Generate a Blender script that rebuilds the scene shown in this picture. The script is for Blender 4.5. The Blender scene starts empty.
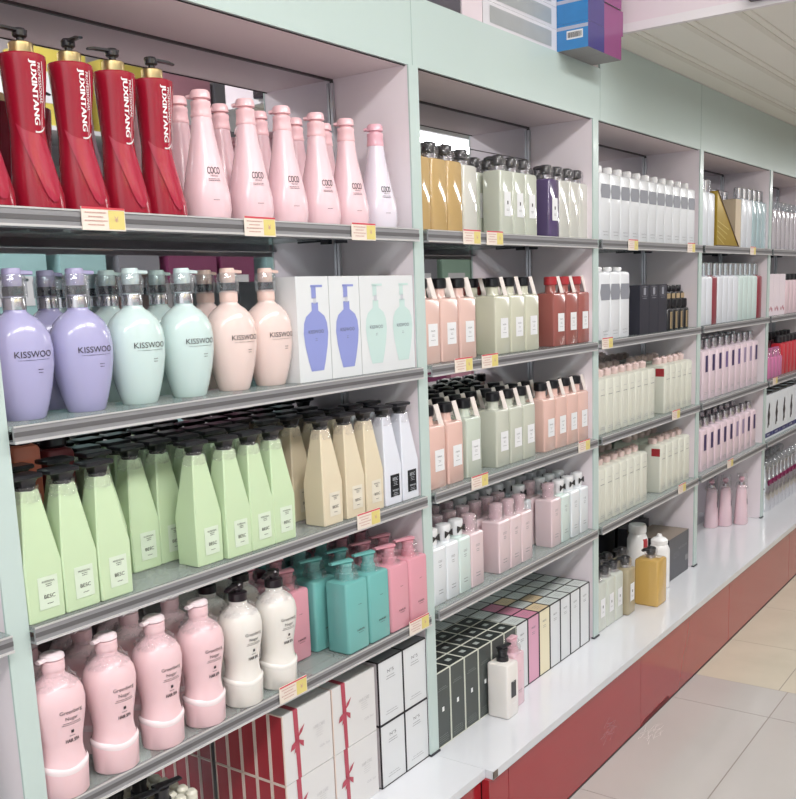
import bpy, math, random
from mathutils import Vector, Matrix
random.seed(7)
C = bpy.context.scene.collection
PI = math.pi
LZ = 0.27                      # height of the white ledge above the floor

# ------------------------------------------------------------ materials
def lin(h):
    h = h.lstrip('#'); v = [int(h[i:i+2], 16)/255 for i in (0, 2, 4)]
    return tuple(c/12.92 if c <= .04045 else ((c+.055)/1.055)**2.4 for c in v) + (1,)
MATS = {}
def mat(name, hexc='#ffffff', rough=.35, metal=0, trans=0, coat=0, emit=0, alpha=1, noise=0, nscale=8, bump=0, bscale=60, ior=1.45, spec=.5, sss=0):
    if name in MATS: return MATS[name]
    m = bpy.data.materials.new(name); m.use_nodes = True
    nt = m.node_tree; b = nt.nodes['Principled BSDF']
    col = lin(hexc)
    b.inputs['Base Color'].default_value = col
    b.inputs['Roughness'].default_value = rough
    b.inputs['Metallic'].default_value = metal
    b.inputs['Transmission Weight'].default_value = trans
    b.inputs['Coat Weight'].default_value = coat
    b.inputs['Coat Roughness'].default_value = .08
    b.inputs['IOR'].default_value = ior
    b.inputs['Specular IOR Level'].default_value = spec
    if sss:
        b.inputs['Subsurface Weight'].default_value = sss
        b.inputs['Subsurface Radius'].default_value = (.01, .006, .005)
    b.inputs['Alpha'].default_value = alpha
    if emit:
        b.inputs['Emission Color'].default_value = col; b.inputs['Emission Strength'].default_value = emit
    tc = nt.nodes.new('ShaderNodeTexCoord')
    if noise:
        n = nt.nodes.new('ShaderNodeTexNoise'); n.inputs['Scale'].default_value = nscale; n.inputs['Detail'].default_value = 6
        nt.links.new(tc.outputs['Object'], n.inputs['Vector'])
        mx = nt.nodes.new('ShaderNodeMix'); mx.data_type = 'RGBA'; mx.blend_type = 'MIX'
        mx.inputs[6].default_value = tuple(c*(1-noise) for c in col[:3]) + (1,)
        mx.inputs[7].default_value = tuple(min(1, c*(1+noise)) for c in col[:3]) + (1,)
        nt.links.new(n.outputs['Fac'], mx.inputs[0]); nt.links.new(mx.outputs[2], b.inputs['Base Color'])
    if bump:
        n = nt.nodes.new('ShaderNodeTexNoise'); n.inputs['Scale'].default_value = bscale; n.inputs['Detail'].default_value = 3
        nt.links.new(tc.outputs['Object'], n.inputs['Vector'])
        bp = nt.nodes.new('ShaderNodeBump'); bp.inputs['Strength'].default_value = bump; bp.inputs['Distance'].default_value = .01
        nt.links.new(n.outputs['Fac'], bp.inputs['Height']); nt.links.new(bp.outputs['Normal'], b.inputs['Normal'])
    MATS[name] = m; return m
def film(name, hexc='#ffffff', clear=.8, rough=.08, bump=.6, bscale=70, met=.6):
    """thin clear sheet: mostly transparent, partly glossy"""
    if name in MATS: return MATS[name]
    m = bpy.data.materials.new(name); m.use_nodes = True; nt = m.node_tree
    for n in list(nt.nodes): nt.nodes.remove(n)
    o = nt.nodes.new('ShaderNodeOutputMaterial'); mx = nt.nodes.new('ShaderNodeMixShader')
    t = nt.nodes.new('ShaderNodeBsdfTransparent'); g = nt.nodes.new('ShaderNodeBsdfPrincipled')
    t.inputs['Color'].default_value = lin(hexc)
    g.inputs['Base Color'].default_value = lin(hexc); g.inputs['Roughness'].default_value = rough; g.inputs['Specular IOR Level'].default_value = 1
    g.inputs['Metallic'].default_value = met
    lw = nt.nodes.new('ShaderNodeLayerWeight'); lw.inputs['Blend'].default_value = .35
    ma = nt.nodes.new('ShaderNodeMath'); ma.operation = 'MULTIPLY_ADD'; ma.inputs[1].default_value = .36; ma.inputs[2].default_value = 1-clear
    nt.links.new(lw.outputs['Facing'], ma.inputs[0])
    nt.links.new(ma.outputs[0], mx.inputs[0]); nt.links.new(t.outputs[0], mx.inputs[1]); nt.links.new(g.outputs[0], mx.inputs[2])
    if bump:
        tc = nt.nodes.new('ShaderNodeTexCoord'); n = nt.nodes.new('ShaderNodeTexNoise'); n.inputs['Scale'].default_value = bscale; n.inputs['Detail'].default_value = 3
        bp = nt.nodes.new('ShaderNodeBump'); bp.inputs['Strength'].default_value = bump; bp.inputs['Distance'].default_value = .02
        nt.links.new(tc.outputs['Object'], n.inputs['Vector']); nt.links.new(n.outputs['Fac'], bp.inputs['Height'])
        nt.links.new(bp.outputs['Normal'], g.inputs['Normal']); nt.links.new(bp.outputs['Normal'], lw.inputs['Normal'])
    nt.links.new(mx.outputs[0], o.inputs[0])
    MATS[name] = m; return m
def plast(hexc, rough=.3, sss=0): return mat('plastic_'+hexc+str(rough), hexc, rough, coat=.25, noise=.03, nscale=5, sss=sss)
def liquid(hexc, tr=.55): return mat('liquid_'+hexc, hexc, .06, trans=tr, coat=.6, ior=1.38, noise=.04, nscale=14)
INK = mat('ink', '#3c3438', .5); BLACK = mat('black_plastic', '#201f24', .34, coat=.4, noise=.05)
WHITE = mat('white_card', '#e6e6e8', .45, noise=.02); WHITEP = plast('#f1f0f0', .28)
SILVER = mat('silver_cap', '#d4d4d8', .18, metal=.9, noise=.04); GOLD = mat('gold_collar', '#f0d9a2', .28, metal=1, noise=.04)
CRYS = film('clear_plastic', '#f4f6f8', .84, .05, .25, 40)
WRAP = film('crinkled_wrap', '#fbfafb', .955, .08, 1.0, 80)
GREYTXT = mat('grey_print', '#a6a6aa', .5)

# ------------------------------------------------------------ mesh building
class MB:
    def __init__(s): s.v = []; s.f = []; s.m = []
    def add(s, vs, fs, m=0):
        b = len(s.v); s.v += [tuple(p) for p in vs]; s.f += [tuple(i+b for i in f) for f in fs]; s.m += [m]*len(fs); return s
    def box(s, x0, x1, y0, y1, z0, z1, m=0):
        vs = [(x, y, z) for z in (z0, z1) for y in (y0, y1) for x in (x0, x1)]
        return s.add(vs, [(0, 2, 3, 1), (4, 5, 7, 6), (0, 1, 5, 4), (2, 6, 7, 3), (0, 4, 6, 2), (1, 3, 7, 5)], m)
    def bbox(s, x0, x1, y0, y1, z0, z1, r=.003, m=0):
        """box with rounded upright edges and softened top and bottom"""
        cx, cy, hx, hy = (x0+x1)/2, (y0+y1)/2, (x1-x0)/2, (y1-y0)/2
        rings = []
        for z, k in ((z0, .6), (z0+r*.5, .1), (z0+r, 0), (z1-r, 0), (z1-r*.5, .1), (z1, .6)):
            rings.append([(cx+a, cy+b, z) for a, b in rrect(hx-r*k, hy-r*k, r)])
        return s.loft(rings, m)
    def loft(s, rings, m=0, cap=True):
        n = len(rings[0]); vs = [p for r in rings for p in r]; fs = []
        for i in range(len(rings)-1):
            for j in range(n):
                k = (j+1) % n; fs.append((i*n+j, i*n+k, (i+1)*n+k, (i+1)*n+j))
        if cap: fs.append(tuple(range(n-1, -1, -1))); fs.append(tuple((len(rings)-1)*n+j for j in range(n)))
        return s.add(vs, fs, m)
    def turn(s, secs, m=0, seg=24, n=2.0, cap=True):
        """sections (z, rx, ry[, cx[, cy]]) of superelliptic outline"""
        return s.loft([sring(q, seg, n) for q in secs], m, cap)
    def cyl(s, x, y, z0, z1, r, m=0, seg=16, r2=None):
        r2 = r if r2 is None else r2
        return s.turn([(z0, r, r, x, y), (z1, r2, r2, x, y)], m, seg)
    def bar(s, p, q, w, h, m=0, w2=None, h2=None):
        """flat bar from p to q, horizontal width w and height h"""
        p = Vector(p); q = Vector(q); d = (q-p).normalized(); sd = Vector((-d.y, d.x, 0))
        if sd.length < 1e-6: sd = Vector((1, 0, 0))
        sd.normalize(); up = d.cross(sd)*-1 if d.cross(sd).z < 0 else d.cross(sd)
        w2 = w if w2 is None else w2; h2 = h if h2 is None else h2
        r = []
        for c, a, b in ((p, w/2, h/2), (q, w2/2, h2/2)):
            r.append([c+sd*a*i+up*b*j for i, j in ((-1, -.6), (-.6, -1), (.6, -1), (1, -.6), (1, .6), (.6, 1), (-.6, 1), (-1, .6))])
        return s.loft(r, m)
    def mesh(s, name, mats, ang=35):
        me = bpy.data.meshes.new(name); me.from_pydata(s.v, [], s.f)
        for a in mats: me.materials.append(a)
        me.polygons.foreach_set('material_index', s.m)
        import bmesh
        b = bmesh.new(); b.from_mesh(me); bmesh.ops.recalc_face_normals(b, faces=b.faces); b.to_mesh(me); b.free()
        if ang: me.shade_smooth(); me.set_sharp_from_angle(angle=math.radians(ang))
        me.update(); return me
def rrect(hx, hy, r, k=3):
    r = min(r, hx, hy); out = []
    for sx, sy, a0 in ((1, 1, 0), (-1, 1, 90), (-1, -1, 180), (1, -1, 270)):
        for i in range(k+1):
            a = math.radians(a0+90*i/k); out.append((sx*(hx-r)+r*math.cos(a), sy*(hy-r)+r*math.sin(a)))
    return out
def sring(q, seg, n):
    z, rx, ry = q[:3]; cx = q[3] if len(q) > 3 else 0; cy = q[4] if len(q) > 4 else 0; out = []
    for i in range(seg):
        a = 2*PI*(i+.5)/seg; c, s_ = math.cos(a), math.sin(a)
        out.append((cx+rx*math.copysign(abs(c)**(2/n), c), cy+ry*math.copysign(abs(s_)**(2/n), s_), z))
    return out
def surf(secs, n=2.0, eps=.0006):
    """front surface y(x, z) of a turned body"""
    def f(x, z):
        z = max(secs[0][0], min(secs[-1][0], z))
        for a, b in zip(secs, secs[1:]):
            if a[0] <= z <= b[0]: break
        t = 0 if b[0] == a[0] else (z-a[0])/(b[0]-a[0])
        g = lambda i: (a[i] if len(a) > i else 0)*(1-t)+(b[i] if len(b) > i else 0)*t
        rx, ry, cx, cy = g(1), g(2), g(3), g(4)
        u = min(.97, abs((x-cx)/rx))
        return cy-ry*(1-u**n)**(1/n)-eps
    return f
def flat(y): return lambda x, z: y
# ---- lettering
_txt = {}
def glyphs(t):
    if t not in _txt:
        cu = bpy.data.curves.new('t', 'FONT'); cu.body = t; cu.resolution_u = 3; cu.size = 1
        o = bpy.data.objects.new('t', cu); C.objects.link(o); bpy.context.view_layer.update()
        me = o.evaluated_get(bpy.context.evaluated_depsgraph_get()).to_mesh()
        vs = [(v.co.x, v.co.y) for v in me.vertices]; fs = [tuple(p.vertices) for p in me.polygons]
        o.to_mesh_clear(); bpy.data.objects.remove(o); bpy.data.curves.remove(cu)
        x0, x1 = min(v[0] for v in vs), max(v[0] for v in vs); y0, y1 = min(v[1] for v in vs), max(v[1] for v in vs)
        _txt[t] = ([((x-(x0+x1)/2)/(x1-x0), (y-(y0+y1)/2)/(y1-y0)) for x, y in vs], fs)
    return _txt[t]
def write(mb, t, cx, cz, w, h, sf, rot=0, m=0, bold=0):
    vs, fs = glyphs(t); c, s = math.cos(rot), math.sin(rot)
    for ox in ([0] if not bold else [-bold, 0, bold]):
        out = []
        for x, y in vs:
            x, y = x*w+ox, y*h
            X, Z = cx+x*c-y*s, cz+x*s+y*c
            out.append((X, sf(X, Z), Z))
        mb.add(out, fs, m)
def patch(mb, pts, sf, m=0, div=6):
    """a decal: outline (x, z) points laid on the front surface"""
    n = len(pts); cx = sum(p[0] for p in pts)/n; cz = sum(p[1] for p in pts)/n; vs = [(cx, sf(cx, cz), cz)]; fs = []
    for k in range(1, div+1):
        for x, z in pts:
            X, Z = cx+(x-cx)*k/div, cz+(z-cz)*k/div; vs.append((X, sf(X, Z), Z))
    for j in range(n):
        a = (j+1) % n; fs.append((0, 1+j, 1+a))
        for k in range(div-1): fs.append((1+k*n+j, 1+(k+1)*n+j, 1+(k+1)*n+a, 1+k*n+a))
    return mb.add(vs, fs, m)
def rect(cx, cz, w, h, k=4):
    o = []
    for (x0, z0), (x1, z1) in zip([(-1, -1), (1, -1), (1, 1), (-1, 1)], [(1, -1), (1, 1), (-1, 1), (-1, -1)]):
        for i in range(k): t = i/k; o.append((cx+w/2*(x0+(x1-x0)*t), cz+h/2*(z0+(z1-z0)*t)))
    return o
def line(mb, cx, cz, w, h, sf, m=0): patch(mb, rect(cx, cz, w, h), sf, m, 1)
def fine(mb, cx, cz, w, n, sf, m=0, gap=.0035, h=.0009, seed=3):
    r = random.Random(seed)
    for i in range(n):
        ww = w*(.6+.4*r.random()); x = cx-ww/2
        while x < cx+ww/2-.0005:
            l = min(.001+.003*r.random(), cx+ww/2-x); line(mb, x+l/2, cz-i*gap, l, h, sf, m); x += l+.0006

# ------------------------------------------------------------ objects
def obj(name, me, parent=None, loc=None):
    o = bpy.data.objects.new(name, me); C.objects.link(o)
    if parent: o.parent = parent
    if loc is not None: o.location = loc
    return o
def P(name, mb, mats, subs=(), ang=35, label=None):
    return (name, mb.mesh(name, mats, ang), [s for s in subs], label)
REG = []
def put(proto, x, y, z, rot=0, where=None, row='front', desc=None, label=None, group=None, sc=1, sz=None):
    name, cat, d0, parts = proto
    r = bpy.data.objects.new(name, None); C.objects.link(r); r.location = (x, y, z+LZ); r.rotation_euler = (0, 0, rot)
    r.empty_display_size = .02; r.scale = (sc, sc, sz or sc)
    r['category'] = cat
    for pn, me, subs, lb in parts:
        p = obj(pn, me, r)
        if lb: p['label'] = lb
        for sn, sm, _s, sl in subs:
            q = obj(sn, sm, p)
            if sl: q['label'] = sl
    if label: r['label'] = label; 
    if group: r['group'] = group
    if not label: REG.append([r, desc or d0, where, row, x])
    return r
ORD = ['leftmost', 'second', 'third', 'fourth', 'fifth', 'sixth', 'seventh', 'eighth', 'ninth', 'tenth', 'eleventh', 'twelfth', 'thirteenth', 'fourteenth']
def finish_labels():
    d = {}
    for r in REG: d.setdefault((r[1], r[2], r[3]), []).append(r)
    for (desc, where, row), l in d.items():
        l.sort(key=lambda r: r[4])
        for i, r in enumerate(l):
            if len(l) == 1: t = f"{desc}, {row} row, {where}"
            elif i == 0: t = f"leftmost {desc}, {row} row, {where}"
            elif i == len(l)-1: t = f"rightmost {desc}, {row} row, {where}"
            else: t = f"{ORD[i]} {desc} from left, {row} row, {where}"
            r[0]['label'] = t
            if not r[0].get('group'): r[0]['group'] = f"{desc}s, {where}"
def solo(name, me, label, cat, group=None, loc=None):
    o = obj(name, me, None, loc); o['label'] = label; o['category'] = cat
    if group: o['group'] = group
    return o
def struct(name, me, loc=None, parent=None):
    o = obj(name, me, parent, loc)
    if parent is None: o['kind'] = 'structure'
    return o

# pump heads --------------------------------------------------
def pump_head(mb, z, r, stem, head, L, ang=PI, w=.013, droop=.006, m=0, flatw=0):
    """stem, pressing head and spout; spout leaves at angle ang"""
    mb.turn([(z, r*.55, r*.55), (z+stem, r*.55, r*.55)], m, 14)
    mb.turn([(z+stem-.001, r*.8, r*.8), (z+stem+.001, r, r), (z+stem+head*.7, r, r), (z+stem+head, r*.75, r*.75)], m, 16)
    c, s = math.cos(ang), math.sin(ang); zt = z+stem+head*.72
    a = (0, 0, zt); b = (c*L*.75, s*L*.75, zt-.001); e = (c*L, s*L, zt-droop)
    mb.bar((-c*r*.9, -s*r*.9, zt), b, w, head*.5, m, w*.8, head*.42)
    mb.bar(b, e, w*.8, head*.42, m, w*.62, head*.3)
def wrap(mb, z0, z1, r0, r1, seed=1, m=0):
    rr = random.Random(seed); rings = []
    for i in range(7):
        t = i/6; ring = []
        r = r0+(r1-r0)*t
        for j in range(18):
            a = 2*PI*j/18; k = r*(1+rr.uniform(-.13, .13)); ring.append((k*math.cos(a), k*math.sin(a), z0+(z1-z0)*t+rr.uniform(-.002, .002)))
        rings.append(ring)
    mb.loft(rings, m, False)

# ------------------------------------------------------------ the bottles of the first bay
def red_bottle(ang):
    secs = [(0, .034, .028, .006), (.004, .037, .031, .006), (.025, .0375, .031, .005), (.055, .033, .029, .002), (.09, .0275, .0255, -.001),
            (.12, .0250, .0245, -.002), (.15, .0272, .026, -.0015), (.19, .031, .0285, 0), (.22, .0335, .030, 0), (.2275, .0335, .030, 0), (.2295, .031, .028, 0)]
    b = MB().turn(secs, 0, 36)
    sc = MB(); sf = surf(secs, eps=.0022); pts = []
    pts = [(-.0215, .128), (-.018, .112), (-.011, .088), (-.002, .060), (.006, .036), (.013, .020), (.020, .012), (.027, .013), (.031, .024), (.0315, .045), (.0285, .070), (.024, .090), (.018, .104), (.009, .112), (-.002, .114), (-.012, .118)]
    patch(sc, pts, sf, 0, 8)
    tx = MB(); s2 = surf(secs, eps=.0008)
    write(tx, 'JUXINTANG', .008, .172, .092, .0105, s2, -PI/2, 0, .0007)
    write(tx, 'PROFESSIONAL', .0175, .186, .058, .0042, s2, -PI/2)
    fine2 = [(.0215, .16+.0) ]
    line(tx, .0225, .178, .0007, .08, s2)
    for k in range(10):
        a = math.radians(-100+k*8); line(tx, .005+.013*math.cos(a)+.003, .131+.016*math.sin(a), .0014, .0026, s2)
    co = MB().turn([(.229, .0165, .0165), (.232, .0175, .0175), (.246, .0175, .0175), (.2475, .016, .016)], 0, 24)
    pu = MB(); pump_head(pu, .247, .0105, .009, .012, .043, ang, .012, .003)
    return ('pump_bottle', 'bottle', 'red pump bottle with gold collar', [
        P('body', b, [mat('red_bottle', '#9c162e', .24, coat=.5, noise=.04)], [P('sculpted_tongue', sc, [mat('red_tongue', '#ab2a42', .22, coat=.5)], label='pinkish red tongue-shaped panel'), P('lettering', tx, [mat('white_print', '#f4eef0', .4)], label='white vertical lettering')], 30),
        P('collar', co, [GOLD], label='gold collar'), P('pump_head', pu, [BLACK], label='black pump head')])
def coco(hexc, lettering=True, n=''):
    secs = [(0, .036, .036), (.003, .039, .039), (.02, .0415, .0415), (.045, .0405, .0405), (.075, .035, .035), (.11, .028, .028), (.15, .0205, .0205), (.176, .0178, .0178), (.18, .0172, .0172)]
    b = MB().turn(secs, 0, 32); c = MB()
    c.turn([(.180, .0178, .0178), (.183, .0185, .0185), (.186, .0178, .0178), (.20, .0165, .0165), (.203, .0175, .0175), (.208, .0165, .0165)], 0, 24)
    c.turn([(.208, .012, .012), (.212, .012, .012), (.213, .0175, .0165), (.223, .0168, .0155), (.227, .014, .013)], 0, 24)
    c.bar((0, 0, .219), (-.020, .012, .2165), .017, .009, 0, .012, .006)
    subs = []
    if lettering:
        t = MB(); s = surf(secs, eps=.0008); write(t, 'COCO', .006, .085, .0225, .0125, s, 0, 0, .0002); write(t, 'VENUS', .006, .0755, .013, .0032, s)
        fine(t, .006, .070, .03, 2, s, 0, .003); fine(t, .006, .033, .016, 1, s)
        subs = [P('lettering', t, [INK])]
    return ('pump_bottle', 'bottle', 'pink teardrop bottle', [P('body', b, [plast(hexc, .25, .1)], subs), P('pump_cap', c, [plast('#efc3c8' if n == '' else n, .3)])])
def kiss(hexc, head, desc, dark=0):
    secs = [(0, .0285, .023), (.003, .031, .025), (.02, .0365, .030), (.05, .0445, .036), (.08, .0495, .040), (.105, .0505, .0405), (.125, .0475, .038), (.14, .040, .033), (.15, .030, .026), (.156, .021, .019), (.160, .0165, .0165), (.164, .016, .016)]
    b = MB().turn(secs, 0, 36); s = surf(secs, eps=.0009); t = MB()
    write(t, 'KISSWOO', .006, .098, .058, .0092, s); line(t, .006, .0895, .050, .0003, s); fine(t, .014, .075, .012, 1, s); fine(t, .014, .0705, .011, 1, s)
    co = MB().turn([(.163, .017, .017), (.180, .017, .017), (.181, .0165, .0165)], 0, 24)
    bd = MB().turn([(.183, .0152, .0152), (.197, .0152, .0152)], 0, 20)
    oc = MB().turn([(.180, .0205, .0195), (.205, .021, .02), (.214, .018, .017), (.216, .012, .012)], 0, 20)
    pu = MB().turn([(.181, .0135, .0135), (.2, .0135, .0135), (.202, .0145, .0145), (.221, .014, .014), (.2235, .0125, .0125)], 0, 20)
    pu.bar((0, 0, .2175), (.032, .004, .2165), .013, .008, 0, .009, .006)
    return ('pump_bottle', 'bottle', desc, [P('body', b, [plast(hexc, .2, .1)], [P('lettering', t, [INK])]), P('collar', co, [SILVER if not dark else plast(head)]),
        P('pump_head', pu, [plast(head)], [P('band', bd, [mat('dark_band', '#2a2830', .15, metal=.6)])]), P('overcap', oc, [CRYS])])
def besc(hexc, desc, lab='light'):
    secs = [(0, .0295), (.0015, .031), (.087, .0320), (.1965, .0150), (.198, .0145)]
    def rg(z, h): c = .0022; return [(a*1., b_*.84, z) for a, b_ in ((h, -h+c), (h, h-c), (h-c, h), (-h+c, h), (-h, h-c), (-h, -h+c), (-h+c, -h), (h-c, -h))]
    b = MB().loft([rg(z, h) for z, h in secs])
    sq = lambda x, z: -.0317
    l = MB(); patch(l, rect(.004, .043, .034, .05), flat(-.0271), 0, 1)
    t = MB(); f = flat(-.0277); ink = INK
    if lab == 'light':
        write(t, 'BESC', .005, .037, .019, .0058, f); write(t, 'PROFESSIONAL', .005, .060, .022, .0028, f); fine(t, .005, .056, .015, 2, f, 0, .003); fine(t, .005, .026, .015, 1, f)
        lm = mat('pale_label'+hexc, '#d3e0cc' if hexc == '#c5d9b4' else '#dfd8c8', .5)
    else:
        write(t, 'BESC', .005, .058, .02, .007, f); fine(t, .005, .051, .02, 3, f); write(t, 'PREMIUM', .005, .032, .022, .004, f); fine(t, .005, .026, .022, 3, f)
        lm = mat('black_label', '#17191f', .5); ink = mat('pale_print', '#c9ccd4', .5)
    c = MB(); c.turn([(.197, .0135, .0128), (.199, .0145, .0138), (.204, .0145, .0138), (.205, .0135, .013)], 0, 20)
    c.loft([[(a, b_, z) for a, b_ in rrect(hx, hy, .003, 2)] for z, hx, hy in ((.204, .0125, .0115), (.209, .0128, .0118), (.2135, .0145, .0135), (.2165, .017, .0155))])
    c.loft([[(a-.005, b_, z) for a, b_ in rrect(hx, hy, .003, 2)] for z, hx, hy in ((.2155, .025, .0165), (.217, .0265, .018), (.2215, .0265, .018), (.223, .025, .0165))])
    w = MB(); wrap(w, .180, .203, .021, .019, len(desc))
    return ('pump_bottle', 'bottle', desc, [P('body', b, [plast(hexc, .28, .08)], [P('label', l, [lm], (), 35), P('lettering', t, [ink])], 20), P('pump_head', c, [BLACK]), P('plastic_wrap', w, [WRAP])])
def green_b(hexc, caphex, desc, tall=False):
    k = .86
    prof = [(0, .0335), (.003, .036), (.038, .0375), (.047, .0385), (.052, .0365), (.062, .0335), (.075, .0322), (.09, .0335), (.11, .0375), (.13, .041), (.15, .0425), (.165, .040), (.176, .034), (.184, .025), (.189, .018), (.192, .0165), (.2, .0165)]
    secs = [(z, r, r*k if z < .18 else max(r*k, .0155)) for z, r in prof]
    b = MB().turn(secs, 0, 36); s = surf(secs, eps=.0008)
    rg = MB(); n = 36; rings = []
    for dz, dr in ((-.006, .0004), (-.003, .0014), (.001, .0018), (.004, .0008), (.006, -.001)):
        ring = []
        for i in range(n):
            a = 2*PI*(i+.5)/n; c, q = math.cos(a), math.sin(a); z = .045+dz+.006*c*c; r = .0372+dr; ring.append((r*c, r*k*q, z))
        rings.append(ring)
    rg.loft(rings, 0, False)
    t = MB(); x0 = .010
    write(t, 'Greenberg', x0, .139, .036, .0078, s); write(t, 'Negar', x0, .1285, .020, .0072, s)
    fine(t, x0, .122, .040, 2, s, 0, .0028, .0008); line(t, x0, .107, .0045, .005, s); fine(t, x0, .1, .014, 1, s); write(t, 'HAIR SPA', x0, .092, .022, .006, s, 0, 0, .0002)
    c = MB(); c.turn([(.199, .0175, .0175), (.213, .0175, .0175), (.214, .016, .016)], 0, 24)
    parts = [P('body', b, [plast(hexc, .28, .12)], [P('raised_ring', rg, [plast('#f3e3e6' if not tall else '#efebe6', .15)], label='pale raised ring'), P('lettering', t, [INK])])]
    if not tall:
        h = MB(); h.turn([(.213, .013, .013), (.2155, .013, .013), (.2165, .0185, .0175), (.222, .0175, .0165), (.225, .013, .012)], 0, 24)
        h.bar((0, 0, .2205), (-.025, -.010, .2165), .017, .0075, 0, .010, .006)
        parts += [P('collar', c, [plast(hexc, .28, .12)]), P('pump_head', h, [plast(caphex)])]
    else:
        h = MB(); pump_head(h, .213, .0115, .006, .013, .038, PI+.25+.3, .015, .004)
        parts += [P('collar', c, [plast(caphex)]), P('pump_head', h, [plast(caphex)])]
    w = MB(); w2 = random.Random(4); wrap(w, .176, .198, .036, .0215, 5)
    parts.append(P('plastic_wrap', w, [WRAP]))
    return ('pump_bottle', 'bottle', desc, parts)
def square_pump(w, d, h, hexc, desc, text='', cap=None, nang=PI-.25, head=.05, mat_=None, lab=None, lettercol=None, wrapit=True, txtz=.3, hd=.0, cx=0):
    """rectangular bottle with a pump head"""
    b = MB(); hx, hy = w/2, d/2
    b.loft([[(a, q, z) for a, q in rrect(hx-e, hy-e, .007)] for z, e in ((0, .003), (.0015, .001), (.004, 0), (h-.006, 0), (h-.002, .0015), (h, .006))])
    b.turn([(h-.001, .0175, .0165), (h+.004, .015, .015)], 0, 20)
    subs = []; f = flat(-hy-.0007)
    if lab:
        l = MB(); patch(l, rect(cx, h*.52, lab[0], lab[1]), f, 0, 1); subs.append(P('label', l, [lab[2]])); f = flat(-hy-.0013)
    t = MB()
    if text: write(t, text, cx, h*txtz, w*.34, .0045, f)
    fine(t, cx, h*txtz-.006, w*.34, 1, f); fine(t, cx, h*.66, w*.2, 1, f)
    subs.append(P('lettering', t, [lettercol or INK]))
    c = MB(); c.turn([(h+.002, .0165, .0165), (h+.014, .0165, .0165), (h+.015, .015, .015)], 0, 20)
    g = MB(); g.turn([(h+.014, .0135, .0135), (h+.028, .0125, .0125), (h+.029, .0145, .0145), (h+.036, .0145, .0145)], 0, 18)
    g.bar((math.cos(nang)*-.014, math.sin(nang)*-.014, h+.0395), (math.cos(nang)*(head-.01), math.sin(nang)*(head-.01), h+.0395), .021, .007, 0, .013, .005)
    m_ = mat_ or plast(hexc, .25, .08); cm = cap or plast(hexc, .25, .08)
    parts = [P('body', b, [m_], subs), P('collar', c, [cm]), P('pump_head', g, [cm])]
    if wrapit:
        wr = MB(); wrap(wr, h, h+.036, .026, .019, int(w*1000)); parts.append(P('plastic_wrap', wr, [WRAP]))
    return ('pump_bottle', 'bottle', desc, parts)

def simple(w, d, h, hexc, desc, caph, capw, capmat, rnd=.006, body=None, marks=(), n=3, shoulder=.01, name='bottle'):
    """rectangular bottle; marks = (kind, x, z, w, h, material)"""
    b = MB(); hx, hy = w/2, d/2
    b.loft([[(a, q, z) for a, q in rrect(hx-e, hy-e*.7, rnd)] for z, e in ((0, .002), (.003, 0), (h-shoulder, 0), (h-shoulder*.4, shoulder*.25), (h, shoulder))])
    subs = []
    for i, (kd, x, z, mw, mh, mm) in enumerate(marks):
        q = MB(); f = flat(-hy-.0006-.0004*i)
        if kd == 'r': patch(q, rect(x, z, mw, mh), f, 0, 1); nm = 'label'
        elif kd == 'h': patch(q, [(x-mw*.5, z), (x-mw*.42, z+mh*.5), (x+mw*.42, z+mh*.5), (x+mw*.5, z), (x+mw*.42, z-mh*.5), (x-mw*.42, z-mh*.5)], f, 0, 1); nm = 'printed_hexagon'
        elif kd == 'f': fine(q, x, z, mw, int(mh), f, 0, .006, .0014); nm = 'lettering'
        else: write(q, kd, x, z, mw, mh, f); nm = 'lettering'
        subs.append(P(nm, q, [mm]))
    c = MB().turn([(h-.001, capw*.8, capw*.8), (h+.004, capw, capw), (h+caph-.003, capw, capw), (h+caph, capw*.85, capw*.85)], 0, 16, n)
    return (name, 'bottle', desc, [P('body', b, [body or plast(hexc, .3)], subs), P('cap', c, [capmat])])
REDS = [red_bottle(a) for a in (PI+.15+.42, -PI/2-.2+.42, PI-.12+.42, -.15+.42)]
W1 = 'top shelf, nearest bay'; W2 = 'second shelf, nearest bay'; W3 = 'third shelf, nearest bay'; W4 = 'fourth shelf, nearest bay'; W5 = 'bottom ledge, nearest bay'
Z1, Z2, Z3, Z4 = 1.264, .957, .657, .367
for x, k in ((-.062, 0), (.022, 0), (.105, 1), (.187, 2), (.266, 3)): put(REDS[k], x+.004, .045, Z1, -.42, W1, sz=.965)
CO = coco('#efccd3'); CO2 = coco('#e4dbe6', True, '#e9b3c0'); 
for i, x in enumerate((.376, .487, .586, .687, .783, .885)): put(CO2 if i == 5 else CO, x, .046, Z1, -.5, W1, 'front', 'pearly lilac teardrop bottle' if i == 5 else None, sc=1.03, sz=.975)
for x in (.31, .405, .51, .618, .725, .82): put(CO, x, .135, Z1, 0, W1, 'back')
LI = kiss('#aeabd1', '#aca6ca', 'lilac amphora-shaped pump bottle'); MI = kiss('#ccdfdd', '#cfe0e0', 'pale mint amphora-shaped pump bottle'); BL = kiss('#ead3cd', '#e8c8be', 'blush pink amphora-shaped pump bottle', 1)
for p, x in ((LI, -.028), (LI, .082), (MI, .190), (MI, .302), (BL, .412), (BL, .512)): put(p, x, .045, Z2, -.18, W2)
for p, x in ((LI, .085), (MI, .205), (MI, .315), (BL, .43)): put(p, x, .125, Z2, 0, W2, 'back')
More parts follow.
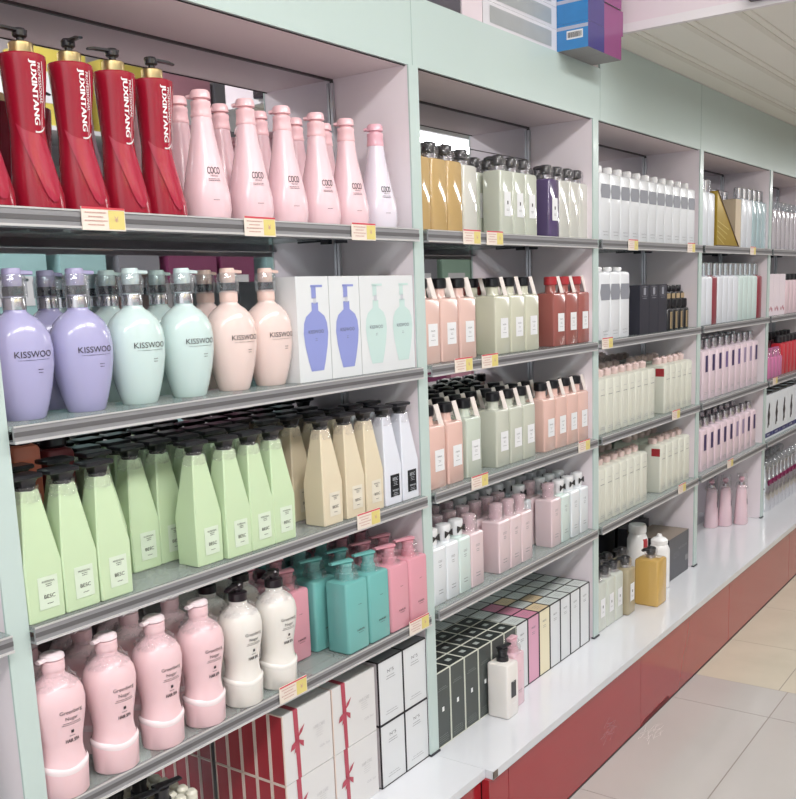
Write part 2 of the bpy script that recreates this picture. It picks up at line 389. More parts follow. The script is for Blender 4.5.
# printed cartons standing beside them
def carton(w, d, h, mats, name='carton', desc='', deco=None, cat='box', edge=None, top=None, side=None):
    b = MB(); x, y = w/2, d/2
    vs = [(a, b_, z) for z in (0, h) for b_ in (-y, y) for a in (-x, x)]
    b.add(vs, [(0, 2, 3, 1)], 0); b.add(vs, [(4, 5, 7, 6)], 1); b.add(vs, [(0, 1, 5, 4)], 0); b.add(vs, [(2, 6, 7, 3)], 0); b.add(vs, [(0, 4, 6, 2)], 2); b.add(vs, [(1, 3, 7, 5)], 2)
    parts = [P('carton_body', b, mats, deco or (), 0)]
    if edge:
        e = MB(); t = .0015
        for sx in (-1, 1):
            e.box(sx*x-t, sx*x+t, -y-t, -y+t, 0, h); e.box(sx*x-t, sx*x+t, y-t, y, 0, h)
            e.box(sx*x-t, sx*x+t, -y, y, h-t, h+t*.6); e.box(sx*x-t, sx*x+t, -y, y, 0, t)
        for sy in (-1, 1): e.box(-x, x, sy*y-t if sy < 0 else y-t, sy*y+t if sy < 0 else y, h-t, h+t*.6); 
        e.box(-x, x, -y-t, -y, 0, t)
        parts.append(P('edge_lines', e, [edge], (), 0))
    return (name, cat, desc, parts)
def kissbox(hexc, desc):
    f = flat(-.0335); out = []
    prof = [(.0, .019), (.02, .026), (.05, .034), (.075, .0375), (.095, .035), (.108, .028), (.116, .015), (.119, .010), (.135, .010)]
    pr = MB(); patch(pr, [(.005+r, .02+z) for z, r in prof]+[(.005-r, .02+z) for z, r in reversed(prof)], f, 0, 1)
    cl = MB(); patch(cl, rect(.005, .159, .010, .012), f, 0, 1)
    hd = MB(); patch(hd, rect(.003, .175, .014, .024), f, 0, 1); patch(hd, rect(.012, .187, .036, .0045), f, 0, 1)
    t = MB(); write(t, 'KISSWOO', .005, .098, .046, .007, flat(-.034)); fine(t, .005, .084, .008, 2, flat(-.034))
    cm = mat('print_'+hexc, hexc, .45)
    return carton(.098, .066, .206, [mat('box_white', '#dfe1e3', .3, coat=.5), mat('box_white', '#'), mat('box_white', '#')], 'carton', desc,
                  [P('printed_bottle', pr, [cm]), P('printed_collar', cl, [mat('printed_grey', '#c9cbd2', .4)]), P('printed_pump', hd, [cm]), P('lettering', t, [mat('soft_print', '#6c7080', .5)])])
KB1, KB2 = kissbox('#8f97d0', 'white carton printed with lilac pump bottle'), kissbox('#c3d9d5', 'white carton printed with mint pump bottle')
for p, x in ((KB1, .600), (KB1, .700), (KB2, .800), (KB2, .898)): put(p, x, .036, Z2, 0, W2)
GR = besc('#c5d9b4', 'pale green faceted pump bottle'); BE = besc('#ddd0b6', 'beige faceted pump bottle'); WB = besc('#dfe1ea', 'white faceted pump bottle with black label', 'dark')
for x in (-.0585, .006, .0715): put(GR, x, .020, Z3, 0, W3)
for x in (-.085, -.015, .06, .135, .205): put(GR, x, .105, Z3, 0, W3, 'middle')
for x in (-.090, -.028, .165, .23, .295, .36, .425, .487): put(GR, x, .172, Z3, 0, W3, 'back')
for x in (.284, .350, .413, .474): put(GR, x+.002, .022 if x > .3 else .030, Z3, 0, W3)
for x in (.27, .337, .405, .47): put(GR, x, .108, Z3, 0, W3, 'middle')
for x in (.624, .700, .768): put(BE, x+.003, .024, Z3, 0, W3)
for x in (.56, .63, .70, .77): put(BE, x, .108, Z3, 0, W3, 'middle')
for x in (.55, .62, .69, .76): put(BE, x, .175, Z3, 0, W3, 'back')
for x in (.838, .905): put(WB, x+.002, .024, Z3, 0, W3)
for x in (.84, .907): put(WB, x, .108, Z3, 0, W3, 'middle')
OC = simple(.052, .045, .245, '#e8836a', 'orange bottle with black cap', .022, .022, BLACK, n=3); DC = simple(.052, .045, .230, '#7a3236', 'dark red bottle with black cap', .022, .020, BLACK, n=3)
GB = green_b('#ebc8cd', '#f1dfe3', 'pink waisted pump bottle'); GW = green_b('#e6e1db', '#241c22', 'cream waisted bottle with black pump', True)
for x in (-.048, .052, .152, .252): put(GB, x, .012, Z4, -.3, W4, sc=1.03)
for x in (-.03, .075, .175, .27): put(GB, x, .108, Z4, 0, W4, 'middle')
for x in (.0, .1, .2): put(GB, x, .175, Z4, 0, W4, 'back')
for x in (.352, .450): put(GW, x, .012, Z4, -.3, W4, sc=1.02)
for x in (.365, .455): put(GW, x, .108, Z4, 0, W4, 'middle')
for x in (.37, .46): put(GW, x, .175, Z4, 0, W4, 'back')
put(OC, .036, .172, Z3, label='orange bottle with black cap behind the green faceted bottles')
put(DC, .101, .172, Z3, label='dark red bottle with black cap behind the green faceted bottles')
TE = square_pump(.074, .060, .157, '#73b4b0', 'teal rectangular pump bottle', 'HAIR', cx=.006, mat_=None); RO = square_pump(.073, .060, .154, '#dc9ba8', 'rose pink rectangular pump bottle', 'HAIR', cx=.006)
for p, x in ((TE, .677), (TE, .755), (RO, .832), (RO, .908)): put(p, x, .015, Z4, 0, W4)
for p, x in ((RO, .565), (TE, .655), (TE, .745), (RO, .832), (RO, .908)): put(p, x, .085, Z4, 0, W4, 'middle')
for p, x in ((RO, .53), (RO, .62), (TE, .70), (TE, .775), (RO, .85), (RO, .922)): put(p, x, .166, Z4, 0, W4, 'back')
# ribboned gift boxes in rows, red sides towards the viewer
def gift():
    w, d, h = .151, .036, .150; f = flat(-d/2-.0006); rb = MB()
    for s in (0,): 
        rb.add([(-.038, -d/2-.0008, 0), (-.027, -d/2-.0008, 0), (-.030, -d/2-.0008, h+.0006), (-.044, -d/2-.0008, h+.0006), (-.044, d/2, h+.0006), (-.030, d/2, h+.0006)], [(0, 1, 2, 3), (3, 2, 5, 4)])
    bow = MB(); g = flat(-d/2-.0015)
    for pts in ([(-.034, .088), (-.052, .080), (-.057, .067), (-.043, .070)], [(-.034, .088), (-.020, .097), (-.011, .112), (-.026, .103)], [(-.034, .086), (-.041, .074), (-.046, .058), (-.036, .066)], [(-.034, .086), (-.026, .072), (-.017, .064), (-.016, .077)]):
        patch(bow, pts, g, 0, 2)
    patch(bow, rect(-.034, .088, .008, .007), flat(-d/2-.002), 0, 1)
    t = MB(); write(t, 'HAIR CARE', .035, .09, .036, .008, f); fine(t, .035, .082, .03, 4, f, 0, .005, .001); write(t, 'Gift Set', .05, .042, .034, .0055, f)
    red = mat('ribbon_red', '#b3495a', .3); side = mat('box_red', '#a6323c', .35, coat=.3, noise=.05)
    wh = mat('giftbox_white', '#dcdad9', .35, noise=.02)
    e = MB(); 
    for y in (-d/2, d/2): e.box(-w/2-.0008, -w/2+.0012, y-.0016, y+.0016, 0, h)
    e.box(-w/2-.0008, -w/2+.0012, -d/2, d/2, h-.0025, h+.0003); e.box(-w/2-.0008, -w/2+.0012, -d/2, d/2, 0, .0015)
    pr = carton(w, d, h, [wh, wh, side], 'gift_box', 'white gift box with red ribbon', [P('ribbon', rb, [red], (), 0), P('bow', bow, [red], (), 0), P('lettering', t, [mat('faint_print', '#c4c2c4', .5)])])
    pr[3].append(P('side_trim', e, [mat('trim_pale', '#e6d3c8', .4)], (), 0)); return pr
GI = gift()
LV = {0: 'lower', 1: 'upper'}
for lv in (0, 1):
    for c_, x in enumerate((.517, .671)):
        for k in range(5): put(GI, x, .022+k*.0410, lv*.1515, 0, W5, ('front', 'second', 'third', 'fourth', 'back')[k], f"{LV[lv]} ribboned white gift box")
def lined_box(w, d, h, front, top, edge, desc, style=0, sidehex=None):
    fm = mat('card_'+front, front, .4, noise=.02); tm = mat('card_'+top, top, .45, noise=.02); sm = mat('card_'+(sidehex or front), sidehex or front, .4, noise=.02)
    f = flat(-d/2-.0007); t = MB(); deco = []; ink = mat('grey_ink', '#77777c', .5)
    if style == 0:
        write(t, 'N°5', 0, h*.80, w*.26, .008, f); fine(t, 0, h*.72, w*.45, 2, f, 0, .006, .0012); fine(t, 0, h*.17, w*.6, 2, f, 0, .006)
    if style == 1:
        ink = mat('dim_ink', '#8b938e', .5)
        fine(t, 0, h*.78, w*.7, 2, f, 0, .005, .0011); fine(t, 0, h*.14, w*.8, 4, f, 0, .0055, .0009)
        q = MB(); patch(q, rect(0, h*.49, .0095, .012), f, 0, 1); deco.append(P('emblem', q, [mat('emblem_white', '#eceeee', .5)]))
        q = MB(); z = h+.0006; q.add([(-.009, -.007, z), (.009, -.007, z), (.009, .007, z), (-.009, .007, z)], [(0, 1, 2, 3)]); deco.append(P('top_emblem', q, [mat('emblem_grey', '#aeb6b2', .5)], (), 0))
    if style == 2:
        write(t, 'PARFUM', 0, h*.82, w*.34, .006, f); fine(t, 0, h*.75, w*.4, 2, f, 0, .005, .0012)
    if style in (0, 2):
        q = MB(); z = h+.0006
        for k in (-1, 0, 1): q.add([(-w*.22, k*.008-.0006, z), (w*.22, k*.008-.0006, z), (w*.22, k*.008+.0006, z), (-w*.22, k*.008+.0006, z)], [(0, 1, 2, 3)])
        deco.append(P('top_print', q, [mat('top_print', '#8e8e90', .5)], (), 0))
    deco.append(P('lettering', t, [ink]))
    return carton(w, d, h, [fm, tm, sm], 'carton', desc, deco, edge=edge)
BK = mat('edge_black', '#1c1a20', .4); WE = mat('edge_white', '#dadccf', .4)
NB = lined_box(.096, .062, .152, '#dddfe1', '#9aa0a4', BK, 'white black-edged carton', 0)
for lv in (0, 1):
    for x in (.806, .903):
        for k in range(3): put(NB, x, .034+k*.0635, lv*.1535, 0, W5, ('front', 'middle', 'back')[k], f"{LV[lv]} white black-edged carton")
CR = square_pump(.045, .045, .240, '#cfc9b4', 'small cream bottle with black pump', '', cap=BLACK, nang=-.15, wrapit=False, head=.05)
TUBE = ('bottle', 'bottle', 'slim cream bottle with rounded cap', [P('body', MB().turn([(0, .0112, .0112), (.215, .0112, .0112), (.222, .009, .009)]), [plast('#cfcbb8')]), P('cap', MB().turn([(.221, .0095, .0095), (.224, .0108, .0108), (.247, .0108, .0108), (.252, .007, .007)]), [plast('#d8d5c6')])])
for x in (.045, .10, .152): put(CR, x, .03, 0, 0, W5)
for k in range(8):
    for x in (.180, .206): put(TUBE, x, .014+k*.0245, 0, 0, W5, ('front', 'second', 'third', 'fourth', 'fifth', 'sixth', 'seventh', 'back')[k])
for x in (.04, .10, .152): put(CR, x, .09, 0, 0, W5, 'middle')

# ------------------------------------------------------------ second bay
V1 = 'top shelf, second bay'; V2 = 'second shelf, second bay'; V3 = 'third shelf, second bay'; V4 = 'fourth shelf, second bay'; V5 = 'bottom ledge, second bay'
def clear_bottle(w, d, h, hexc, desc, tr=.5, lab=True, caph=.04):
    b = MB(); hx, hy = w/2, d/2
    b.loft([[(a, q, z) for a, q in rrect(hx-e, hy-e, .008)] for z, e in ((0, .003), (.004, 0), (h-.008, 0), (h-.003, .002), (h, .008))])
    subs = []
    if lab:
        l = MB(); patch(l, rect(0, h*.48, w*.52, h*.38), flat(-hy-.0007), 0, 1); t = MB(); line(t, 0, h*.5, .006, .009, flat(-hy-.0013)); fine(t, 0, h*.40, .02, 2, flat(-hy-.0013))
        subs = [P('label', l, [mat('label_white', '#e8e8ea', .5)]), P('lettering', t, [INK])]
    co = MB().turn([(h-.001, .0165, .0165), (h+.010, .0165, .0165)], 0, 18)
    g = MB(); pump_head(g, h+.007, .0165, .008, .023, .036, PI-.6, .018, .004)
    wr = MB(); wrap(wr, h, h+.034, .024, .021, 8)
    return ('pump_bottle', 'bottle', desc, [P('body', b, [liquid(hexc, tr)], subs), P('collar', co, [SILVER]), P('pump_head', g, [BLACK]), P('plastic_wrap', wr, [WRAP])])
AM = clear_bottle(.066, .058, .168, '#dfbd83', 'amber liquid pump bottle', .3, False); CL = clear_bottle(.066, .058, .166, '#e4e8da', 'clear pale green pump bottle', .3); PU = clear_bottle(.064, .058, .164, '#6a5a84', 'dark violet pump bottle', .25); PW = clear_bottle(.064, .058, .164, '#efeee6', 'clear pump bottle', .3, False)
for x in (1.021, 1.091, 1.161, 1.231): put(AM if x < 1.2 else PW, x, .045, Z1, 0, V1, 'front', None if x < 1.2 else 'pale honey pump bottle')
for x in (1.04, 1.11, 1.18, 1.25): put(AM, x, .11, Z1, 0, V1, 'middle')
for x in (1.412, 1.480, 1.548): put(CL, x, .045, Z1, 0, V1)
for x in (1.40, 1.468, 1.536): put(CL, x, .11, Z1, 0, V1, 'middle')
for x in (1.40, 1.468, 1.536): put(CL, x, .175, Z1, 0, V1, 'back')
for i, x in enumerate((1.684, 1.750, 1.816, 1.880)): put(PU if i == 0 else PW, x, .045, Z1, 0, V1)
for x in (1.69, 1.755, 1.82, 1.882): put(PU, x, .11, Z1, 0, V1, 'middle')
def tag_bottle(w, hexc, desc, cap=None, caphex='#141318', d=.062, h=.154, neck=None):
    b = MB(); hx, hy = w/2, d/2
    b.loft([[(a, q, z) for a, q in rrect(hx-e, hy-e, .005)] for z, e in ((0, .002), (.003, 0), (h-.008, 0), (h-.003, .003), (h, .012))])
    b.turn([(h-.002, .020, .018), (h+.004, .0155, .0155), (h+.022, .015, .015)], 0, 20)
    l = MB(); patch(l, rect(.006, h*.44, .040, .052), flat(-hy-.0007), 0, 1)
    t = MB(); f = flat(-hy-.0013); write(t, 'HAIR', .006, h*.50, .018, .004, f); fine(t, .006, h*.44, .016, 2, f); line(t, .006, h*.36, .02, .0008, f)
    c = MB().turn([(h+.021, .0175, .0175), (h+.023, .019, .019), (h+.042, .019, .019), (h+.045, .0165, .0165)], 0, 22)
    g = MB(); yy = -.012
    g.add([(.014, yy, h+.046), (.034, yy, h+.047), (.044, yy-.012, h-.012), (.024, yy-.012, h-.014), (.010, yy+.026, h+.040), (.032, yy+.026, h+.041), (.014, yy, h+.0445), (.034, yy, h+.0455), (.044, yy-.0105, h-.012), (.024, yy-.0105, h-.014)],
          [(0, 1, 2, 3), (0, 4, 5, 1), (6, 9, 8, 7)])
    return ('bottle', 'bottle', desc, [P('body', b, [mat('swing_'+hexc, hexc, .2, coat=.4, noise=.03, trans=.12)], [P('label', l, [mat('label_white', '#e8e8ea', .5)]), P('lettering', t, [mat('grey_ink', '#77777c', .5)])]),
        P('cap', c, [plast(caphex, .3)]), P('neck_tag', g, [mat('tag_'+hexc, '#e6dcd6', .5)], (), 0)])
TP = tag_bottle(.077, '#ecc9bf', 'salmon pink square bottle with neck tag'); TC = tag_bottle(.078, '#d9d8c4', 'cream square bottle with neck tag'); TB = tag_bottle(.076, '#ab655e', 'brick red square bottle with neck tag', caphex='#b3343a')
for x in (1.030, 1.112, 1.196): put(TP, x, .042, Z2, 0, V2)
for x in (1.04, 1.12, 1.2): put(TP, x, .112, Z2, 0, V2, 'back')
for x in (1.370, 1.452, 1.534): put(TC, x, .042, Z2, 0, V2)
for x in (1.30, 1.38, 1.46, 1.54): put(TC, x, .112, Z2, 0, V2, 'back')
for x in (1.703, 1.785, 1.867): put(TB, x, .042, Z2, 0, V2)
TG = tag_bottle(.072, '#cfd7ca', 'pale green square bottle with neck tag'); TC2 = tag_bottle(.070, '#d0d2c4', 'grey cream square bottle with neck tag'); TP2 = tag_bottle(.072, '#ebc4b9', 'salmon pink square bottle with neck tag')
for p, x in ((TP2, 1.035), (TP2, 1.116), (TG, 1.204)): put(p, x, .037, Z3, 0, V3)
for p, x in ((TC2, 1.360), (TC2, 1.436), (TC2, 1.510), (TP2, 1.634), (TP2, 1.710), (TP2, 1.786), (TP2, 1.860)): put(p, x, .042, Z3, 0, V3)
for x in (1.035, 1.115, 1.195, 1.275, 1.355, 1.435, 1.51, 1.585, 1.66): put(TG if x < 1.3 else TC2, x, .110, Z3, 0, V3, 'middle')
for x in (1.035, 1.115, 1.195, 1.275, 1.355, 1.435, 1.51, 1.6): put(TG, x, .178, Z3, 0, V3, 'back')
def bow_bottle(w, hexc, desc, bow=True, caphex='#eeeef0', h=.143, d=.056):
    b = MB(); hx, hy = w/2, d/2
    b.loft([[(a, q, z) for a, q in rrect(hx-e, hy-e, .004)] for z, e in ((0, .002), (.003, 0), (h-.004, 0), (h, .003))])
    b.turn([(h-.001, .017, .016), (h+.008, .0145, .0145)], 0, 18)
    t = MB(); f = flat(-hy-.0007); write(t, 'COCO', 0, h*.76, w*.3, .0058, f); fine(t, 0, h*.69, w*.34, 2, f, 0, .005, .0012); fine(t, 0, h*.25, w*.5, 2, f, 0, .008, .0014)
    c = MB().turn([(h+.006, .0165, .015), (h+.028, .0165, .015), (h+.034, .019, .016), (h+.044, .0185, .0155)], 0, 18, 3.2)
    parts = [P('body', b, [plast(hexc, .28, .08)], [P('lettering', t, [mat('grey_ink', '#77777c', .5)])]), P('cap', c, [plast(caphex, .3)])]
    if bow:
        q = MB(); z = h+.022
        for s in (-1, 1): q.add([(0, -.0175, z+.0015), (s*.016, -.0185, z+.0085), (s*.017, -.0185, z-.009), (0, -.0175, z-.0015), (0, -.0158, z+.0015), (s*.016, -.0158, z+.0085), (s*.017, -.0158, z-.009), (0, -.0158, z-.0015)],
                                  [(0, 1, 2, 3), (4, 7, 6, 5), (0, 4, 5, 1), (1, 5, 6, 2), (2, 6, 7, 3)])
        parts.append(P('bow', q, [BLACK], (), 0))
    if not bow: wr = MB(); wrap(wr, h, h+.046, .024, .022, 9); parts.append(P('plastic_wrap', wr, [WRAP]))
    return ('bottle', 'bottle', desc, parts)
BW = bow_bottle(.056, '#e6eaee', 'white rectangular bottle with black bow'); BM = bow_bottle(.054, '#d9e7e3', 'pale mint rectangular bottle with black bow'); BP = bow_bottle(.062, '#e4ced2', 'dusty pink rectangular bottle', False, '#d9bcc3')
for p, x in ((BW, 1.030), (BW, 1.089), (BM, 1.147), (BP, 1.208), (BP, 1.350), (BP, 1.414), (BP, 1.478), (BP, 1.660), (BM, 1.724), (BW, 1.790), (BW, 1.854)): put(p, x, .034, Z4, 0, V4)
for p, x in ((BW, 1.03), (BW, 1.09), (BP, 1.155), (BP, 1.22), (BP, 1.285), (BP, 1.350), (BP, 1.414), (BP, 1.478), (BW, 1.60), (BP, 1.665), (BW, 1.73), (BW, 1.795), (BW, 1.86)): put(p, x, .100, Z4, 0, V4, 'middle')
for p, x in ((BP, 1.03), (BP, 1.1), (BP, 1.17), (BP, 1.24), (BP, 1.31), (BW, 1.38), (BW, 1.45), (BW, 1.52), (BW, 1.59), (BW, 1.66), (BW, 1.73), (BW, 1.80), (BW, 1.865)): put(p, x, .166, Z4, 0, V4, 'back')
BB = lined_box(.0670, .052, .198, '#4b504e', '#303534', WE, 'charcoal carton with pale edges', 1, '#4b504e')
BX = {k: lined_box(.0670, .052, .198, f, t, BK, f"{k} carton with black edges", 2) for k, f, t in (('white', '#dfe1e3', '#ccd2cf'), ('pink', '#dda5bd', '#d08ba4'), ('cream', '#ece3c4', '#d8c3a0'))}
rows = ['front', 'second', 'third', 'back']
for i in range(13):
    x = 1.018+i*.0687
    for k in range(4):
        if i < 6: p = BB if k < 3 or i < 3 else BX['white']
        else:
            kind = ['white', 'pink', 'cream', 'white', 'white', 'white', 'white'][i-6]
            if k >= 1: kind = {(1, 7): 'pink', (1, 8): 'white', (1, 9): 'cream', (2, 8): 'cream', (2, 7): 'pink'}.get((k, i), 'white')
            p = BX[kind]
        put(p, x, .028+k*.0530, 0, 0, V5, rows[k])
JW = square_pump(.060, .064, .150, '#ece7e2', 'white bottle', '', cap=BLACK, nang=-.1, head=.042, wrapit=False, lab=(.026, .045, BLACK), lettercol=mat('emblem_white', '#eceeee', .5))
put(JW, 1.256, -.034, 0, 0, label='white bottle with black label and black pump standing before the charcoal cartons', group=None)
JP = square_pump(.058, .046, .152, '#e6c3cd', 'pink bottle', 'COCO', cap=plast('#dfb3be'), nang=PI, head=.03, wrapit=True)
put(JP, 1.326, -.024, 0, 0, label='pink bottle with wrapped pink pump beside the black-pumped white bottle')

# ------------------------------------------------------------ third bay
U1 = 'top shelf, third bay'; U2 = 'second shelf, third bay'; U3 = 'third shelf, third bay'; U4 = 'fourth shelf, third bay'; U5 = 'bottom ledge, third bay'
GRH = mat('hex_grey', '#8b8d96', .5)
WT = simple(.0772, .058, .203, '#e4e6ea', 'tall white bottle with grey hexagon', .022, .014, WHITEP, marks=[('h', 0, .148, .074, .042, GRH), ('SHAMPOO', 0, .026, .04, .004, GREYTXT), ('f', 0, .016, .05, 1, GREYTXT)])
for i in range(11): put(WT, 2.008+i*.0778, .034, Z1, 0, U1)
for i in range(11): put(WT, 2.008+i*.0778, .100, Z1, 0, U1, 'back')
WT2 = simple(.077, .058, .212, '#e4e6ea', 'tall white bottle with grey hexagon', .014, .014, WHITEP, marks=[('h', 0, .148, .0765, .050, GRH), ('SHAMPOO', 0, .026, .04, .004, GREYTXT), ('f', 0, .016, .05, 1, GREYTXT)])
for i in range(3): put(WT2, 2.008+i*.0775, .034, Z2, 0, U2); put(WT2, 2.008+i*.0775, .1, Z2, 0, U2, 'back')
dk = mat('ink_navy', '#33333d', .35, noise=.05); dke = mat('dim_grey', '#92929c', .4)
def bbx():
    t = MB(); f = flat(-.0507)
    for a, b_, c_, d_ in ((0, .128, .05, .001), (0, .16, .05, .001)): line(t, a, b_, c_, d_, f)
    for s in (-1, 1): line(t, s*.025, .144, .001, .032, f)
    patch(t, rect(0, .144, .022, .024), f, 0, 1); line(t, 0, .121, .04, .0015, f)
    return carton(.083, .10, .166, [dk, mat('card_grey_top', '#77757c', .5), dk], 'carton', 'dark navy carton', [P('printed_frame', t, [dke])])
BX3 = bbx()
for i in range(3): put(BX3, 2.332+i*.0845, .055, Z2, 0, U2)
gl_ = mat('gilt', '#cdb58c', .3, metal=.5)
BS = simple(.050, .038, .080, '#1b191f', 'small dark-capped bottle with gilt stripes', .032, .016, BLACK, .012, body=BLACK, marks=[('r', -.003, .036, .024, .060, gl_), ('r', .002, .036, .006, .056, INK)], n=2)
BT = simple(.046, .042, .112, '#1b191f', 'tall black bottle with gold neck band', .020, .014, BLACK, .012, body=BLACK, marks=[('r', 0, .092, .034, .016, mat('gilt', '#cdb58c', .3, metal=.5))], n=2)
for i in range(4): put(BS, 2.602+i*.055, .028, Z2, 0, U2)
BTm = simple(.046, .042, .140, '#1b191f', 'tall black bottle with gold neck band', .022, .014, BLACK, .012, body=BLACK, marks=[('r', 0, .122, .036, .018, mat('gilt', '#cdb58c', .3, metal=.5))], n=2)
for i in range(4): put(BTm, 2.684+i*.049, .072, Z2, 0, U2, 'back')
CAPP = plast('#e9cfcb', .35)
def jug(w, d=.085, h=.178, desc='cream slab-sided bottle with pinkish cap', red=False):
    m = [('f', 0, h*.80, w*.55, 1, GREYTXT), ('r', 0, h*.70, w*.55, .0016, mat('grey_ink', '#77777c', .5)), ('f', 0, h*.12, w*.6, 2, GREYTXT)]
    p = simple(w, d, h, '#dcdcd0', desc, .022, .016, CAPP, .007, marks=m)
    rib = MB(); 
    for s in (-.5, .5): rib.box(s*w*.5-.0009, s*w*.5+.0009, -d/2-.001, -d/2, .03, h*.66)
    p[3][0][2].append(P('ribs', rib, [plast('#dcdcd0', .3)], (), 0))
    tp = MB().bar((0, 0, h+.024), (-.028, -.004, h+.021), .016, .007, 0, .012, .006); p[3].append(P('spout', tp, [CAPP]))
    if red:
        r = MB(); x = -w/2-.0006; r.add([(x, -d*.08, h*.76), (x, -d*.46, h*.76), (x, -d*.46, h*.92), (x, -d*.08, h*.92)], [(0, 1, 2, 3)])
        p[3][0][2].append(P('side_label', r, [mat('label_red', '#a8333a', .45)], (), 0, 'red side label'))
    return p
J1 = jug(.058); J1R = jug(.056, red=True, desc='cream slab-sided bottle with red side label'); J2 = jug(.056)
for i in range(8): put(J1, 1.992+i*.0605, .05, Z3, 0, U3); put(J1, 1.992+i*.0605, .15, Z3, 0, U3, 'back')
for i in range(5): put(J1R if i == 0 else J2, 2.568+i*.0585, .05, Z3, 0, U3); put(J2, 2.568+i*.0585, .15, Z3, 0, U3, 'back')
for i in range(7): put(J1, 1.990+i*.0600, .05, Z4, 0, U4); put(J1, 1.990+i*.0600, .15, Z4, 0, U4, 'back')
for i in range(5): put(J1R if i == 0 else J1, 2.535+i*.0635, .05, Z4, 0, U4); put(J1, 2.535+i*.0635, .15, Z4, 0, U4, 'back')
K1 = clear_bottle(.066, .055, .165, '#e4e8de', 'clear wrapped pump bottle', .25); K2 = clear_bottle(.064, .055, .165, '#c2b596', 'brown tinted pump bottle', .3); K3 = clear_bottle(.088, .088, .168, '#e6bf70', 'golden pump bottle', .3, False)
for x in (1.985, 2.055, 2.125): put(K1, x, .03, 0, 0, U5); put(K1, x, .09, 0, 0, U5, 'middle'); put(K1, x, .15, 0, 0, U5, 'back')
put(K2, 2.196, .015, 0, 0, U5); put(K2, 2.21, .09, 0, 0, U5, 'middle'); put(K2, 2.30, .07, 0, 0, U5, 'middle')
put(K3, 2.342, -.022, 0, 0, label='large golden liquid pump bottle at the ledge edge, third bay')
def jar(desc, top):
    b = MB().turn([(0, .045, .045), (.003, .048, .048), (.15, .048, .048), (.165, .04, .04), (.17, .035, .035)], 0, 28)
    c = MB().turn([(.169, .036, .036), (.172, .039, .039), (.185, .039, .039), (.192, .03, .03), (.198, .014, .014), (.208, .010, .010)] if top else [(.169, .034, .034), (.172, .041, .041), (.19, .041, .041), (.196, .038, .038)], 0, 28)
    q = MB(); patch(q, rect(-.012, .14, .03, .03), surf([(0, .048, .048), (.15, .048, .048), (.17, .038, .038)]), 0, 3)
    return ('jar', 'jar', desc, [P('body', b, [WHITEP], [P('label', q, [mat('label_red', '#a8333a', .45)])] if not top else []), P('lid', c, [WHITEP])])
put(jar('', False), 2.49, .088, 0, 0, sc=.80, sz=1.25, label='white round jar with flat lid and red label, behind golden bottle')
put(jar('', True), 2.540, .022, 0, 0, sc=.80, sz=.98, label='white round jar with domed knobbed lid, beside the big dark carton')
put(carton(.215, .15, .165, [mat('deep_grey', '#55555b', .35, noise=.08), mat('kraft_top', '#8d8177', .5, noise=.05), mat('near_black', '#26262b', .35)], 'carton', '', [P('lettering', (lambda q: (write(q, 'HAIR COLOR', .04, .11, .09, .009, flat(-.0757)), line(q, .085, .055, .03, .022, flat(-.0757)), fine(q, -.03, .1, .08, 4, flat(-.0757), 0, .006), q)[-1])(MB()), [mat('top_print', '#8e8e90', .5)])]), 2.710, .082, 0, 0, label='big dark grey carton with brown top against the right panel, third bay')
put(carton(.22, .04, .195, [mat('near_black', '#26262b', .35), mat('dark_top', '#4b4a4d', .4), mat('near_black', '#26262b', .35)], 'carton', '', None), 2.69, .185, 0, 0, label='added black carton standing in for the mirror reflection of the big dark carton, third bay')  # added box standing in for the big carton's reflection in the mirrored back

# ------------------------------------------------------------ fourth and fifth bay
T1 = 'top shelf, fourth bay'; T2 = 'second shelf, fourth bay'; T3 = 'third shelf, fourth bay'; T4 = 'fourth shelf, fourth bay'
SI = [simple(.072, .06, .205, '#dfe3ea', 'white bottle with silver cap', .05, .02, SILVER, n=2), simple(.072, .06, .205, '#b9cfd4', 'blue-grey bottle with silver cap', .05, .02, SILVER, n=2, body=mat('bluegrey', '#b5ccd2', .15, coat=.5))]
for i, (x, k) in enumerate(((2.96, 0), (3.035, 0), (3.47, 0), (3.545, 0), (3.62, 1), (3.695, 1), (3.765, 1))): put(SI[k], x, .04, Z1, 0, T1)
for x in (3.10, 3.175, 3.25, 3.325, 3.40, 3.47, 3.545, 3.62): put(SI[0], x, .15, Z1, 0, T1, 'back')
g = MB(); yl, yh = -.045, .045
g.add([(0, yl, 0), (.29, yl, 0), (.0, yl, .215), (0, yh, 0), (.29, yh, 0), (0, yh, .215)], [(0, 1, 2), (3, 5, 4), (0, 2, 5, 3), (0, 3, 4, 1)], 0); 
ge = MB(); ge.bar((.002, yl, .216), (.292, yl, .0), .006, .006); ge.box(0, .29, yl-.002, yl+.004, -.0, .006); ge.bar((.002, yh, .216), (.292, yh, 0), .006, .006)
g2 = MB(); g2.add([(.003, yl, .216), (.292, yl, .001), (.292, yh, .001), (.003, yh, .216)], [(0, 1, 2, 3)])
gl = MB(); 
for k in range(4): gl.bar((.004, yl-.0008, .10-.02*k), (.15-.02*k, yl-.0008, .07-.02*k), .001, .0035)
put(('gift_box', 'box', '', [P('body', g, [mat('gold_card', '#b89a3c', .3, metal=.45, noise=.12, nscale=20)], [P('printed_stripes', gl, [mat('gold_pale', '#dccb82', .3, metal=.3)], (), 0)], 0), P('sloping_lid', g2, [mat('brown_edge', '#5d4a3c', .4)], (), 0), P('edge_lines', ge, [mat('brown_edge', '#5d4a3c', .4)], (), 0)]), 3.085, .05, Z1, 0, label='golden triangular gift box with dark sloping edge, top shelf, fourth bay')
put(carton(.075, .07, .20, [mat('beige_card', '#c9b79d', .5), mat('beige_card', '#'), mat('beige_card', '#')], 'carton', '', None), 3.393, .05, Z1, 0, label='plain beige carton right of the golden triangular box, top shelf, fourth bay')
